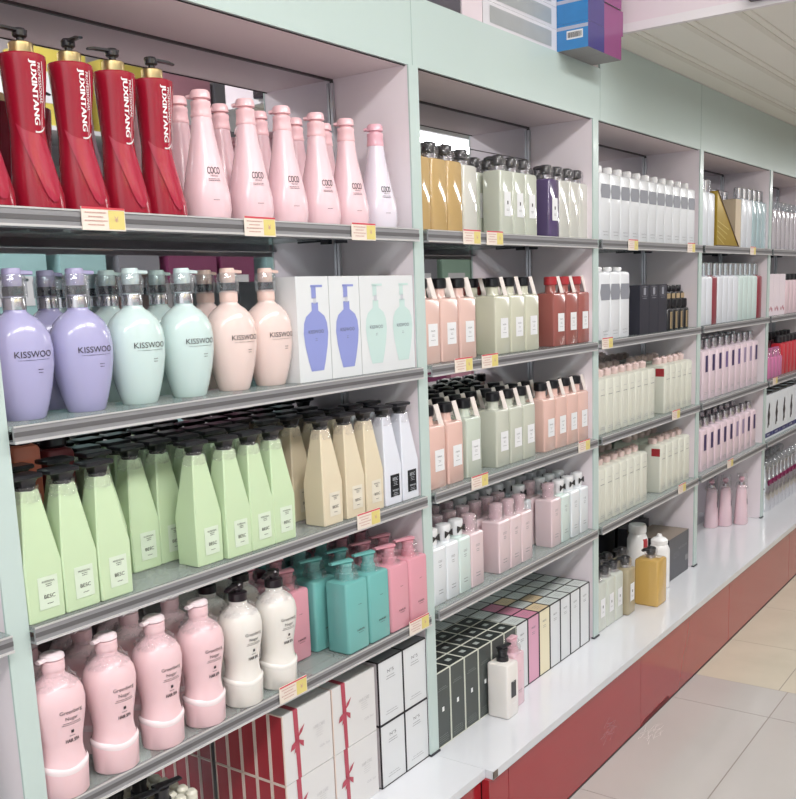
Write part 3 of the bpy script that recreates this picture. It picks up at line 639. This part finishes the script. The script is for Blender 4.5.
MX = [simple(.068, .058, .19, h_, d_, .055, .018, CRYS if k_ else SILVER, n=2) for h_, d_, k_ in (('#dcdfe6', 'white bottle with silver cap', 0), ('#cfe0dd', 'pale mint bottle with silver cap', 0), ('#8f3542', 'dark red bottle with silver cap', 0))]
for x, k in ((2.96, 0), (3.03, 0), (3.09, 2), (3.165, 0), (3.235, 0), (3.305, 0), (3.375, 0), (3.445, 1), (3.515, 1), (3.585, 1), (3.655, 1), (3.73, 2)): put(MX[k], x, .04, Z2, 0, T2)
for i in range(11): put(MX[0], 2.97+i*.072, .115, Z2, 0, T2, 'back')
PB = []
for k, c_ in enumerate(('#3a2a5a', '#6d5a8c', '#9a8aa8')):
    PB.append(simple(.074, .06, .198, '#e7d3dc', 'pale pink bottle with purple label', .045, .015, SILVER, marks=[('r', .006, .145, .030, .066, mat('purple'+c_, c_, .4)), ('f', .0, .03, .05, 2, GREYTXT)], n=2))
for i in range(9): put(PB[(0, 0, 0, 1, 0, 1, 2, 2, 0)[i]], 3.0+i*.0865, .04, Z3, 0, T3); put(PB[1], 3.0+i*.0865, .115, Z3, 0, T3, 'back')
PC = [simple(.074, .06, .170, '#e6d0d9', 'pale pink bottle with purple label', .04, .015, SILVER, marks=[('r', .006, .115, .030, .066, mat('purple'+c_, c_, .4)), ('f', .0, .026, .05, 2, GREYTXT)], n=2) for c_ in ('#3a2a5a', '#9a8aa8')]
for i in range(9): put(PC[(0, 0, 0, 0, 0, 1, 1, 0, 0)[i]], 3.0+i*.0865, .04, Z4, 0, T4); put(PC[1], 3.0+i*.0865, .115, Z4, 0, T4, 'back')
def pinkflask():
    b = MB().turn([(0, .036, .026), (.004, .038, .028), (.06, .033, .025), (.13, .026, .021), (.15, .02, .018), (.155, .012, .012)], 0, 26, 2.4)
    s = surf([(0, .036, .026), (.06, .033, .025), (.155, .02, .018)], 2.4)
    l = MB(); patch(l, rect(.008, .105, .019, .055), s, 0, 3); c = MB(); c.turn([(.154, .013, .013), (.166, .013, .013)], 0, 16); 
    h = MB(); pump_head(h, .165, .011, .008, .014, .028, PI, .012, .004)
    w = MB(); wrap(w, .14, .2, .026, .02, 12)
    return ('pump_bottle', 'bottle', '', [P('body', b, [plast('#eaced6', .2, .1)], [P('label', l, [mat('plum_label', '#3c2334', .4)])]), P('collar', c, [SILVER]), P('pump_head', h, [plast('#d8aab8')]), P('plastic_wrap', w, [WRAP])])
PF = pinkflask()
for (x, y), d_ in zip(((3.54, .150), (3.60, .105), (3.665, .05)), ('leftmost', 'middle', 'rightmost')): put(PF, x, y, 0, 0, sc=1.1, sz=1.2, label=f'{d_} of three pink flask pump bottles on ledge, fourth bay', group='pink flasks on the ledge')
R1 = 'top shelf, fifth bay'; R2 = 'second shelf, fifth bay'; R3 = 'third shelf, fifth bay'; R4 = 'fourth shelf, fifth bay'; R5 = 'bottom ledge, fifth bay'
F1 = simple(.07, .06, .185, '#d9d3dc', 'pearly clear bottle', .04, .018, CRYS, n=2, body=mat('pearl_clear', '#dcd6de', .12, coat=.6, trans=.2))
for i in range(10): put(F1, 3.875+i*.078, .04, Z1, 0, R1)
for i in range(10): put(F1, 3.875+i*.078, .115, Z1, 0, R1, 'back')
ch = MB(); 
for x, z in ((-.018, .03), (.012, .036), (.03, .028)):
    patch(ch, [(x+.007*math.cos(a*PI/5), z+.009*math.sin(a*PI/5)) for a in range(10)], flat(-.0407), 0, 1)
F2 = carton(.10, .08, .195, [mat('pinkish_card', '#e6d9e0', .35, noise=.04), mat('pinkish_card', '#'), mat('pinkish_card', '#')], 'carton', 'pale pink carton with cherry print', [P('printed_cherries', ch, [mat('cherry', '#b03a58', .4)])])
for i in range(3): put(F2, 3.905+i*.104, .05, Z2, 0, R2)
F3 = simple(.07, .06, .165, '#e2c9d0', 'pale pink bottle with black cap', .03, .02, BLACK, n=2)
for i in range(6): put(F3, 4.215+i*.076, .04, Z2, 0, R2)
F4 = square_pump(.055, .05, .10, '#cf79a8', 'small magenta pump bottle', '', nang=PI, wrapit=True, head=.035)
F5 = simple(.065, .055, .155, '#c8303e', 'red bottle with black cap', .035, .02, BLACK, n=2); F6 = simple(.065, .055, .165, '#8e2a48', 'dark plum bottle with black cap', .035, .02, BLACK, n=2)
for i in range(5): put(F4, 3.875+i*.063, .035, Z3, 0, R3)
for i in range(7): put(F5, 4.20+i*.07, .045, Z3, 0, R3)
for i in range(12): put(F6, 3.875+i*.072, .125, Z3, 0, R3, 'back')
fg = MB()
for sgn in (0,):
    patch(fg, [(-.020, .06), (-.012, .09), (-.022, .115), (-.010, .15), (-.004, .168), (.004, .178), (.014, .17), (.016, .155), (.010, .14), (.022, .115), (.012, .09), (.016, .065), (.004, .072), (-.006, .055)], flat(-.0607), 0, 1)
ns = MB(); line(ns, 0, .022, .135, .022, flat(-.0606)); wt = MB(); write(wt, 'FOAM', 0, .022, .05, .009, flat(-.0612))
tp = MB(); tp.add([(.048*math.cos(a*PI/8), .034*math.sin(a*PI/8), .2156) for a in range(16)], [tuple(range(16))])
F7 = carton(.136, .12, .215, [mat('cool_card', '#dfe3e8', .35), mat('cool_card', '#'), mat('cool_card', '#')], 'carton', 'white carton with dark figure', [P('printed_figure', fg, [INK]), P('stripe', ns, [mat('navy_stripe', '#2b2f6b', .4)]), P('lettering', wt, [WHITE]), P('top_hole', tp, [INK])])
for i in range(6): put(F7, 3.92+i*.139, .065, Z4, 0, R4)
def silverb():
    b = MB().turn([(0, .026, .026), (.004, .028, .028), (.11, .028, .028), (.14, .018, .018), (.16, .014, .014), (.19, .014, .014)], 0, 22)
    q = MB()
    for s in (-1, 1): q.loft([[(s*.002, -.021, .132), (s*.002, -.021, .126), (s*.002, -.017, .126), (s*.002, -.017, .132)], [(s*.017, -.026, .142), (s*.017, -.026, .118), (s*.017, -.019, .118), (s*.017, -.019, .142)]])
    c = MB().turn([(.189, .016, .016), (.215, .018, .018), (.225, .01, .01)], 0, 16)
    return ('bottle', 'bottle', 'silver bottle with magenta bow', [P('body', b, [SILVER]), P('bow', q, [mat('bow_magenta', '#7e2350', .4)], (), 0), P('cap', c, [CRYS])])
F8 = silverb()
for i in range(9): put(F8, 3.98+i*.072, .03, 0, 0, R5, sc=1.1)
for i in range(9): put(F8, 3.98+i*.072, .11, 0, 0, R5, 'back', sc=1.1)
put(carton(.07, .07, .235, [mat('mint_card', '#d7e4e6', .4), mat('mint_card', '#'), mat('mint_card', '#')], 'carton', '', [P('stripe', (lambda q: (line(q, 0, .12, .07, .006, flat(-.0357)), q)[-1])(MB()), [INK])]), 3.885, .05, 0, 0, label='pale carton with dark stripe against the left panel, ledge, fifth bay')
# white tub in the bay at the far left
put(('tub', 'tub', '', [P('body', MB().bbox(-.06, .06, -.04, .04, 0, .21, .012), [plast('#e3e0dc')]), P('lid', MB().bbox(-.062, .062, -.042, .042, .209, .228, .01), [plast('#eceae6')])]), -.205, .045, 0, 0, label='white lidded tub at the left edge, beyond the first mint post')
NBQ = square_pump(.07, .06, .16, '#e4e2e4', 'white pump bottle', 'HAIR')
for i, x in enumerate((-.30, -.22)): put(NBQ, x, .04, Z4, 0, 'fourth shelf, leftmost bay'); 

# ------------------------------------------------------------ the shelving itself
DEP = .215; PW = .0348
posts = [-1.08, -.1267, .95, 1.90, 2.85, 3.80, 4.75]
MINT = mat('mint_laminate', '#bfcfcb', .3, coat=.15, noise=.03, nscale=3); PINK = mat('pink_laminate', '#efe5ea', .4, noise=.03, nscale=4)
TOPM = mat('pinkish_board', '#e4d5d7', .5, noise=.05, nscale=5); DARK = mat('dark_gap', '#3b3236', .6)
SH = bpy.data.objects.new('display_shelving', None); C.objects.link(SH); SH['label'] = 'long mint green wall shelving with pink panels and mirrored back'; SH['category'] = 'shelving'
HZ = 1.6125
h = MB(); h.box(-1.08, 1.955, 0, .006, HZ+LZ, 1.76+LZ); obj('header_panel', h.mesh('header_panel', [MINT], 0), SH)
h = MB(); h.box(1.957, 4.785, 0, .006, HZ+LZ, 1.845+LZ); obj('header_panel', h.mesh('header_panel', [MINT], 0), SH)
h = MB()
for x in (.97, 2.86, 4.76): h.box(x-.0008, x+.0008, -.0006, .001, HZ+LZ+.001, (1.76 if x < 1.9 else 1.845)+LZ-.001)
obj('panel_seam', h.mesh('panel_seam', [mat('seam', '#9fb3ae', .5)], 0), SH)
for i, x in enumerate(posts):
    b = MB(); b.box(x, x+PW, .0, DEP+.005, LZ, HZ+LZ); sp = obj('side_panel', b.mesh('side_panel', [PINK], 0), SH)
    b = MB(); b.box(x-.001, x+PW+.001, -.004, .0, LZ+.002, HZ+LZ); o = obj('post_facing', b.mesh('post_facing', [MINT], 0), sp)
    b = MB(); b.box(x-.002, x+PW+.003, -.007, .004, LZ, LZ+.005); obj('foot_clip', b.mesh('foot_clip', [mat('clip_dark', '#35363c', .4)], 0), sp)
MIR = mat('mirror_glass', '#d6d8dc', .015, metal=1)
for i in range(len(posts)-1):
    x0, x1 = posts[i]+PW, posts[i+1]
    b = MB(); b.box(x0, x1, .0065, DEP+.005, HZ+LZ, HZ+LZ+.018); obj('bay_ceiling', b.mesh('bay_ceiling', [TOPM], 0), SH)
    b = MB(); b.box(x0, x1, .0062, .0085, HZ+LZ-.0022, HZ+LZ-.0004); obj('shadow_gap', b.mesh('ceiling_edge', [DARK], 0), SH)
    b = MB(); b.box(x0, x1, DEP-.004, DEP, LZ, HZ+LZ); mi = obj('mirror_back', b.mesh('mirror_back', [MIR], 0), SH)
    b = MB(); b.box(x0, x1, DEP-.007, DEP-.004, HZ+LZ-.005, HZ+LZ); b.box(x1-.004, x1, DEP-.008, DEP-.004, HZ+LZ-.13, HZ+LZ-.005); b.box(x0, x1, DEP-.006, DEP-.004, HZ+LZ-.098, HZ+LZ-.0965) if i == 2 else None
    obj('mirror_trim', b.mesh('mirror_trim', [mat('trim_dark', '#4a4143', .4)], 0), mi)
    b = MB(); b.box(x1-.012, x1-.003, DEP-.012, DEP-.005, LZ, HZ+LZ-.01); obj('slotted_upright', b.mesh('slotted_upright', [mat('chrome_strip', '#c6c6ca', .3, metal=.7)], 0), SH)
# opaque back board and ledge and plinth
b = MB(); b.box(posts[0], posts[-1]+PW, DEP+.001, DEP+.02, 0, 1.76+LZ); obj('back_board', b.mesh('back_board', [PINK], 0), SH)
b = MB(); b.box(posts[0], 4.785, .0065, DEP+.0005, 1.74+LZ, 1.7595+LZ); obj('top_board', b.mesh('top_board', [MINT], 0), SH)
LEDGE = mat('ledge_white', '#dbdde2', .16, coat=.5, noise=.03, nscale=6); LE = mat('ledge_edge', '#d9d6d6', .3)
b = MB(); b.box(posts[0]-.2, .963, -.150, DEP, LZ-.022, LZ-.0005, 0); obj('ledge_slab', b.mesh('ledge_slab', [LEDGE], 0), SH)
b = MB(); b.box(.964, 4.9, -.172, DEP, LZ-.022, LZ-.0005, 0); obj('ledge_slab', b.mesh('ledge_slab', [LEDGE], 0), SH)
RED = mat('red_gloss', '#a3242d', .12, coat=.6, noise=.06, nscale=5)
b = MB(); b.box(posts[0]-.2, .955, -.142, -.122, 0, LZ-.0225); obj('plinth_panel', b.mesh('plinth_panel', [RED], 0), SH)
xs_ = [.955, 1.05, 1.90, 2.80, 3.70, 4.9]
for a, c_ in zip(xs_, xs_[1:]):
    b = MB(); b.box(a+.0012, c_-.0012, -.164, -.144, 0, LZ-.0225); obj('plinth_panel', b.mesh('plinth_panel', [RED], 0), SH)
b = MB(); b.box(posts[0]-.2, 4.9, -.122, -.118, 0, LZ-.0225); obj('plinth_backing', b.mesh('plinth_backing', [DARK], 0), SH)
b = MB(); b.box(1.05, 4.9, -.1656, -.164, 0, .0045); obj('base_gap', b.mesh('base_gap', [DARK], 0), SH)
b = MB(); b.box(.964, .985, -.1725, -.170, LZ-.021, LZ-.002); obj('edge_clip', b.mesh('edge_clip', [mat('clip_brown', '#6a6058', .5)], 0), SH)
q = MB(); rr = random.Random(11)
def scuffs(q, cx, cy, w, h, n, plane, L):
    for i in range(n):
        a = rr.uniform(-.35, .5); l = L*rr.uniform(.3, 1); x = cx+rr.gauss(0, w); y = cy+rr.gauss(0, h); t = .0009
        dx, dy = l*math.cos(a)/2, l*math.sin(a)/2; nx, ny = -math.sin(a)*t, math.cos(a)*t
        P4 = [(x-dx-nx, y-dy-ny), (x+dx-nx*.3, y+dy-ny*.3), (x+dx+nx*.3, y+dy+ny*.3), (x-dx+nx, y-dy+ny)]
        q.add([(u, -.1645, LZ+v) if plane == 'y' else (u, v, .0005) for u, v in P4], [(0, 1, 2, 3)])
scuffs(q, 1.655, -.178, .028, .016, 26, 'y', .05); obj('scuff_marks', q.mesh('scuff_marks', [mat('scuff_pink', '#d39aa0', .6)], 0), SH)
q = MB(); scuffs(q, 1.88, -.205, .035, .012, 30, 'z', .05)
struct('floor_scuff', q.mesh('floor_scuff', [mat('scuff_floor', '#d0ccc8', .6)], 0))
q = MB(); q.add([(1.89, -.1655, 0), (2.16, -.1655, 0), (2.14, -.1655, .020), (1.93, -.1655, .016), (1.89, -.146, 0), (2.16, -.146, 0), (2.14, -.146, .020), (1.93, -.146, .016)], [(0, 1, 2, 3), (3, 2, 6, 7), (0, 3, 7, 4), (1, 5, 6, 2)])
obj('chipped_edge', q.mesh('chipped_edge', [mat('chip_dark', '#6d1f25', .6)], 0), SH, None)
# glass shelves with price rails
GLASS = film('shelf_glass', '#e2eae8', .87, .05, 0, met=.0); GLE = mat('glass_edge', '#b5c4c2', .1, coat=.8, trans=.3)
RAIL = mat('rail_grey', '#969598', .3, metal=.15, noise=.06, nscale=12); RAILL = mat('rail_lip', '#d4d2d2', .3, metal=.3); RAILD = mat('rail_slot', '#6a686a', .4, metal=.2)
BAYN = ['leftmost', 'nearest full', 'second', 'third', 'fourth', 'fifth']; SHN = ['top', 'second', 'third', 'fourth']
for i in range(len(posts)-1):
    x0, x1 = posts[i]+PW+.001, posts[i+1]-.001
    for k, zt in enumerate((Z1, Z2, Z3, Z4)):
        r = bpy.data.objects.new('glass_shelf', None); C.objects.link(r); r.location = ((x0+x1)/2, 0, LZ+zt)
        r['category'] = 'shelf'; r['group'] = 'glass shelves of the wall shelving'
        r['label'] = f'{SHN[k]} glass shelf with grey price rail, {BAYN[i]} bay of the shelving'
        w = (x1-x0)/2
        b = MB(); b.box(-w, w, -.0135, DEP-.013, -.009, -.0004); obj('glass_pane', b.mesh('glass_pane', [GLASS], 0), r)
        zb = -.0265 if k else -.028
        b = MB(); b.box(-w, w, -.018, -.014, zb+.003, -.001, 0); b.box(-w, w, -.0205, -.018, zb, zb+.0035, 1); b.box(-w, w, -.0195, -.018, -.003, -.0005, 1); b.box(-w, w, -.0188, -.018, zb+.010, zb+.017, 2); b.box(-w, w, -.018, .01, zb, zb+.003, 0)
        obj('price_rail', b.mesh('price_rail', [RAIL, RAILL, RAILD], 0), r)
        for xx in (-w+.015, w-.02):
            b = MB(); b.box(xx-.006, xx+.006, DEP-.04, DEP-.014, -.020, -.0095); b.box(xx-.002, xx+.002, .10, DEP-.04, -.014, -.0095)
            obj('bracket', b.mesh('bracket', [mat('clip_dark', '#35363c', .4)], 0), r)
# price tags in the rails
def ptag():
    p = MB(); p.box(-.040, .040, -.0135, -.012, -.017, .017); y = MB(); line(y, .0235, -.001, .030, .028, flat(-.0139)); rd = MB(); line(rd, 0, .0155, .079, .003, flat(-.0139))
    t = MB(); f = flat(-.0143)
    for k in range(4): fine(t, -.015, .009-k*.006, .042, 1, f, 0, .003, .0016, k)
    write(t, '¥', .023, .0, .008, .009, f)
    return ('price_tag', 'price tag', '', [P('card', p, [mat('tag_card', '#e9ddd2', .45)], [P('yellow_field', y, [mat('tag_yellow', '#ddcd80', .45)], (), 0, 'yellow field'), P('red_stripe', rd, [mat('tag_red', '#cf4a55', .45)], (), 0, 'red stripe'), P('lettering', t, [mat('tag_ink', '#c79a92', .5)])], 0)])
PT = ptag()
tags = [(.101, 0, 'under the second red bottle'), (.443, 0, 'under the pink teardrop bottles'), (.749, 0, 'under the fifth pink teardrop bottle'), (1.175, 0, 'under the amber bottles, second bay'), (1.285, 0, 'between amber and clear bottles, second bay'),
        (1.124, 1, 'under the salmon bottles, second shelf, second bay'), (1.249, 1, 'between salmon and cream bottles, second shelf, second bay'), (.725, 2, 'under the beige faceted bottles'), (1.187, 2, 'under the pale green bottle, third shelf, second bay'),
        (1.80, 2, 'under the salmon bottles near third post, third shelf'), (.900, 3, 'under the rose bottles near the second post'), (.459, 3, 'above the ribboned gift boxes'), (2.171, 0, 'under the white hexagon bottles, third bay'),
        (1.97, 1, 'beside the third post, second shelf'), (2.585, 2, 'under red-labelled cream bottle, third shelf, third bay'), (2.66, 3, 'under cream bottles, fourth shelf, third bay'), (2.72, 0, 'at the right end, top shelf, third bay'), (3.50, 0, 'under blue-grey bottles, fourth bay'), (3.25, 3, 'above the three pink flasks, fourth bay'), (3.92, 2, 'under small magenta bottles, fifth bay')]
for x, k, t in tags:
    o = put(PT, x-.006, -.0085, (Z1-.013, Z2-.008, Z3-.006, Z4-.006)[k], 0, label='price tag with yellow field '+t, group='price tags in the shelf rails')

# ------------------------------------------------------------ cartons on top of the shelving
ZT = 1.7605
def topbox(w, d, h, side, front, label, extra=None, end=None, x=0, y=0, z=ZT, under='#8d8a8c', name='carton'):
    b = MB(); X, Y = w/2, d/2; r = .004
    vs = [(a, b_, c) for c in (0, h) for b_ in (-Y, Y) for a in (-X, X)]
    b.add(vs, [(0, 2, 3, 1)], 3); b.add(vs, [(4, 5, 7, 6), (2, 6, 7, 3)], 0); b.add(vs, [(0, 1, 5, 4)], 1); b.add(vs, [(0, 4, 6, 2)], 2); b.add(vs, [(1, 3, 7, 5)], 1)
    ms = [mat('tb_'+side, side, .3, coat=.3, noise=.12, nscale=9), mat('tb_'+front, front, .3, coat=.3, noise=.04), mat('tb_'+(end or side), end or side, .3, coat=.3, noise=.25, nscale=14), mat('tb_'+under, under, .5)]
    put((name, 'box', '', [P('carton_body', b, ms, extra or (), 0)]), x, y, z, 0, label=label, group='cartons stacked on top of the shelving')
def endpanel():
    g = MB(); x = -.0526
    g.add([(x, -.100, .052), (x, .100, .052), (x, .100, .061), (x, -.100, .061)], [(0, 1, 2, 3)]); return P('grey_band', g, [mat('band_grey', '#aeb2c6', .4)], (), 0)
def barcode():
    g = MB(); x = -.0528; y0, z0 = -.085, .026
    g.add([(x, y0, z0), (x, y0+.048, z0), (x, y0+.048, z0+.022), (x, y0, z0+.022)], [(0, 1, 2, 3)], 0); rr = random.Random(2); y = y0+.004
    while y < y0+.043:
        w = rr.choice((.001, .0015, .0022)); g.add([(x-.0004, y, z0+.004), (x-.0004, y+w, z0+.004), (x-.0004, y+w, z0+.018), (x-.0004, y, z0+.018)], [(0, 1, 2, 3)], 1); y += w+.0012
    return P('barcode_sticker', g, [WHITE, INK], (), 0)
for k in range(3):
    lv = ('lowest', 'middle', 'topmost')[k]; sh = -.012 if k == 1 else .0
    topbox(.105, .20, .067, '#333790', '#37307c', f'{lv} blue carton with cyan end in the stack overhanging the shelving top', [endpanel()]+([barcode()] if k == 0 else []), '#2f7fc0', 1.7325, .011, ZT+k*.0675)
    topbox(.118 if k != 1 else .135, .20, .067, '#964e88', '#8f417c', f'{lv} magenta carton beside the blue cartons on the shelving top', None, '#8f417c', 1.8445+(.012 if k == 1 else 0), .011 + (.004 if k == 1 else 0), ZT+k*.0675)
for k in range(3):
    lv = ('lowest', 'middle', 'topmost')[k]
    g = MB(); f = flat(-.1007); patch(g, rect(.0, .028, .33, .040), f, 0, 1)
    topbox(.395, .20, .0565, '#d7d5da', '#dcdadf', f'{lv} wide white carton with silver window on the shelving top', [P('silver_window', g, [mat('silver_foil', '#b4b8b8', .35, metal=.3, noise=.12, nscale=14)])], '#d8d2d6', 1.4805, .103, ZT+k*.057)
topbox(.094, .20, .10, '#e0d4da', '#e2d4da', 'pinkish white carton left of the wide white cartons on top', None, None, 1.233, .103, ZT)
topbox(.24, .20, .06, '#8b8a90', '#55525a', 'dark grey carton at the left end of the boxes on top', None, None, 1.06, .103, ZT)

# ------------------------------------------------------------ the room
FL = 0.0
grout = mat('grout', '#8b837b', .7, noise=.1)
tile = mat('grey_tile', '#b9b5b1', .16, coat=.2, noise=.05, nscale=4); tile2 = mat('beige_tile', '#c6beac', .25, noise=.10, nscale=7)
b = MB(); b.box(-4, 9, -4.2, DEP+.3, -.03, -.0008); struct('floor', b.mesh('floor', [grout], 0))
b = MB(); g = .0016
ys = [-.140, -.485, -1.08, -1.68, -2.28, -2.88, -3.48, -4.08]; ys[0] = DEP
xg = [-3.9, -3.3, -2.7, -2.1, -1.5, -.9, -.3, .25, .85, 1.45, 2.185, 2.42]
for x0, x1 in zip(xg, xg[1:]):
    for y0, y1 in zip(ys, ys[1:]): b.box(x0+g, x1-g, y1+g, y0-g, -.02, FL)
struct('floor', b.mesh('floor_grey_tiles', [tile], 0)).name = 'floor_grey'
b = MB(); xg = [2.42, 2.835, 3.30, 3.75, 4.2, 4.65, 5.1, 5.55, 6, 6.45, 6.9, 7.35]; ys = [DEP, -.455, -.92, -1.37, -1.82, -2.27, -2.72, -3.17, -3.62, -4.07]
for x0, x1 in zip(xg, xg[1:]):
    for y0, y1 in zip(ys, ys[1:]): b.box(x0+g, x1-g, y1+g, y0-g, -.02, FL-.0006)
struct('floor_beige', b.mesh('floor_beige_tiles', [tile2], 0))
WALL = mat('wall_paint', '#e3e0e0', .7, noise=.02)
b = MB(); b.box(-4, 9, DEP+.3, DEP+.35, 0, 3.0); struct('wall_back', b.mesh('wall_back', [WALL], 0))
b = MB(); b.box(-4, 9, -4.25, -4.2, 0, 3.0); struct('wall_front', b.mesh('wall_front', [WALL], 0))
b = MB(); b.box(9, 9.05, -4.2, DEP+.3, 0, 3.0); struct('wall_right', b.mesh('wall_right', [WALL], 0))
b = MB(); b.box(-4, 9, -4.2, DEP+.3, 3.0, 3.05); struct('ceiling', b.mesh('ceiling', [mat('ceiling_paint', '#e6e4e2', .8)], 0))
# lowered board ceiling with its fascia
SZ = 1.845+LZ
SOF = mat('soffit_board', '#ece8e0', .45, noise=.04, nscale=3); SOF2 = mat('soffit_strip', '#e2ddd4', .5)
b = MB(); b.box(1.957, 8.9, -1.12, .0, SZ+.002, SZ+.02, 0)
for k in range(7):
    y = -.09-k*.155; b.box(1.958, 8.9, y-.010, y+.010, SZ-.0012, SZ+.003, 1); b.box(1.958, 8.9, y-.035, y-.031, SZ-.0006, SZ+.003, 1)
struct('ceiling_lowered', b.mesh('ceiling_lowered', [SOF, SOF2], 0))
FAS = mat('fascia_pink', '#e6d8de', .4)
b = MB(); b.box(1.940, 1.957, -1.12, .0, SZ-.002, SZ+.022, 0); b.box(1.944, 1.957, -1.12, .0, SZ+.022, SZ+.16, 1); b.box(1.944, 1.957, -1.12, -.45, SZ+.02, SZ+.0215, 1)
struct('trim_fascia', b.mesh('trim_fascia', [mat('fascia_white', '#e9e3e6', .4), FAS], 0))
b = MB(); b.bbox(1.915, 1.939, -.95, -.440, SZ+.012, SZ+.15, .004); fr = MB().box(1.911, 1.915, -.93, -.46, SZ+.03, SZ+.13)
put(('sign_panel', 'sign', '', [P('board', b, [mat('plum_dark', '#2b1f2c', .3)]), P('face', fr, [mat('plum_face', '#3a2438', .3)], (), 0)]), 0, 0, -LZ, 0, label='dark plum sign panel hanging on the pinkish ceiling fascia')
# fluorescent ceiling lamps
def lamp(x, y, z, L, W, pw, k, rx=False):
    hb = MB(); hb.box(-L/2, L/2, -W/2-.02, W/2+.02, 0, .04); tb = MB(); tb.box(-L/2+.02, L/2-.02, -W/2, W/2, -.012, -.001)
    r = bpy.data.objects.new('ceiling_lamp', None); C.objects.link(r); r.location = (x, y, z); r['category'] = 'lamp'; r['group'] = 'ceiling lamps above the aisle'
    r['label'] = f'long white ceiling lamp over the aisle, {k}'
    obj('housing', hb.mesh('housing', [WHITE], 0), r); obj('diffuser', tb.mesh('diffuser', [mat('lamp_glow', '#ffffff', .5, emit=2.5)], 0), r)
    l = bpy.data.lights.new('lamp_light', 'AREA'); l.shape = 'RECTANGLE'; l.size = L; l.size_y = W; l.energy = pw; l.color = (1, .985, .97)
    o = bpy.data.objects.new('lamp_light', l); C.objects.link(o); o.location = (x, y, z-.03)
    o.parent = r; o.location = (0, 0, -.03)
LAMPS = [(-2.2, -1.7, 'far behind the viewer'), (-.4, -1.7, 'nearest the viewer'), (1.2, -1.7, 'before the lowered ceiling'), (-1.2, -3.0, 'over the neighbouring aisle'), (1.2, -3.0, 'over the neighbouring aisle further on')]
for x, y, k in LAMPS: lamp(x, y, 2.93, 1.4, .4, 41, k)
for x, y, k in ((3.0, -.80, 'set in the lowered ceiling near its edge'), (4.6, -.80, 'set deeper in the lowered ceiling'), (6.3, -.80, 'set deepest in the lowered ceiling')): lamp(x, y, SZ-.04, 1.2, .12, 14, k)
# low racks across the aisle, seen only in the mirror
rk = bpy.data.objects.new('aisle_rack', None); C.objects.link(rk); rk.location = (0, -2.35, 0); rk['label'] = 'low white display rack across the aisle, seen in the mirror'; rk['category'] = 'rack'
b = MB(); b.box(-1.5, 7, -.3, -.28, 0, 2.98); obj('back_board', b.mesh('rack_back', [mat('rack_grey', '#c9c2c8', .5)], 0), rk)
for z in (.3, .75, 1.3, 1.75, 2.2):
    b = MB(); b.box(-1.5, 7, -.28, .1, z-.02, z); obj('rack_shelf', b.mesh('rack_shelf', [WHITE], 0), rk)
cols = [('yellow', '#d8c560'), ('teal', '#a5cccc'), ('plum', '#8a4468'), ('green', '#a3c2ae'), ('grey', '#8a8a90'), ('pink', '#dba0b0'), ('white', '#e4e4e6')]
rr = random.Random(5); n = 0
for z, zn in ((.75, 'second'), (1.3, 'third'), (1.75, 'fourth'), (2.2, 'top')):
    x = -1.35
    while x < 6.6:
        nm, hx = cols[rr.randrange(7)]; w = rr.uniform(.25, .45); hh = rr.uniform(.2, .32)
        if z == 1.3:
            nm, hx = cols[1] if x < 2.2 else cols[4] if x < 2.45 else cols[2] if x < 3.1 else (nm, hx); hh = .33
        if z == 2.2 and 1.6 < x < 3.5: nm, hx = cols[0] if x < 2.3 else cols[3] if x < 2.6 else cols[5] if x < 3 else cols[4]; hh = .34
        b = MB(); b.box(-w/2, w/2, -.1, .06, 0, hh, 0); b.box(-w*.3, w*.3, .06, .062, hh*.3, hh*.7, 1)
        o = put(('display_carton', 'box', f'{nm} display carton', [P('carton_body', b, [mat('dc_'+nm, hx, .4, noise=.1), WHITE], (), 0)]), x+w/2, -2.34, z-LZ, 0, f'{zn} board of the mirrored rack', 'reflected')
        x += w+rr.uniform(.03, .12)

finish_labels()
# ------------------------------------------------------------ light of the hall, camera
wd = bpy.data.worlds.new('World'); bpy.context.scene.world = wd; wd.use_nodes = True
bg = wd.node_tree.nodes['Background']; bg.inputs[0].default_value = (.96, .98, 1, 1); bg.inputs[1].default_value = 1.3
R2 = Vector((0.57864997, -0.81479746, -0.03562728)); U2 = Vector((0.16387579, 0.07336599, 0.98374903)); F = Vector((0.79894239, 0.5750848, -0.1759788))
cam = bpy.data.cameras.new('camera'); co = bpy.data.objects.new('camera', cam); C.objects.link(co)
M = Matrix((R2, U2, -F)).transposed().to_4x4(); M.translation = Vector((-.88559, -1.27015, 1.12328+LZ)); co.matrix_world = M
cam.sensor_fit = 'HORIZONTAL'; cam.sensor_width = 36; cam.lens = 972.2988/796*36; cam.shift_x = (398-402.5591)/796; cam.shift_y = (467.4918-399.5)/796; cam.clip_start = .05; cam.clip_end = 60
sc = bpy.context.scene; sc.camera = co; sc.cycles.transparent_max_bounces = 48; sc.cycles.max_bounces = 14
sc.view_settings.view_transform = 'Standard'; sc.view_settings.look = 'None'; sc.view_settings.exposure = -.12; sc.view_settings.gamma = 1
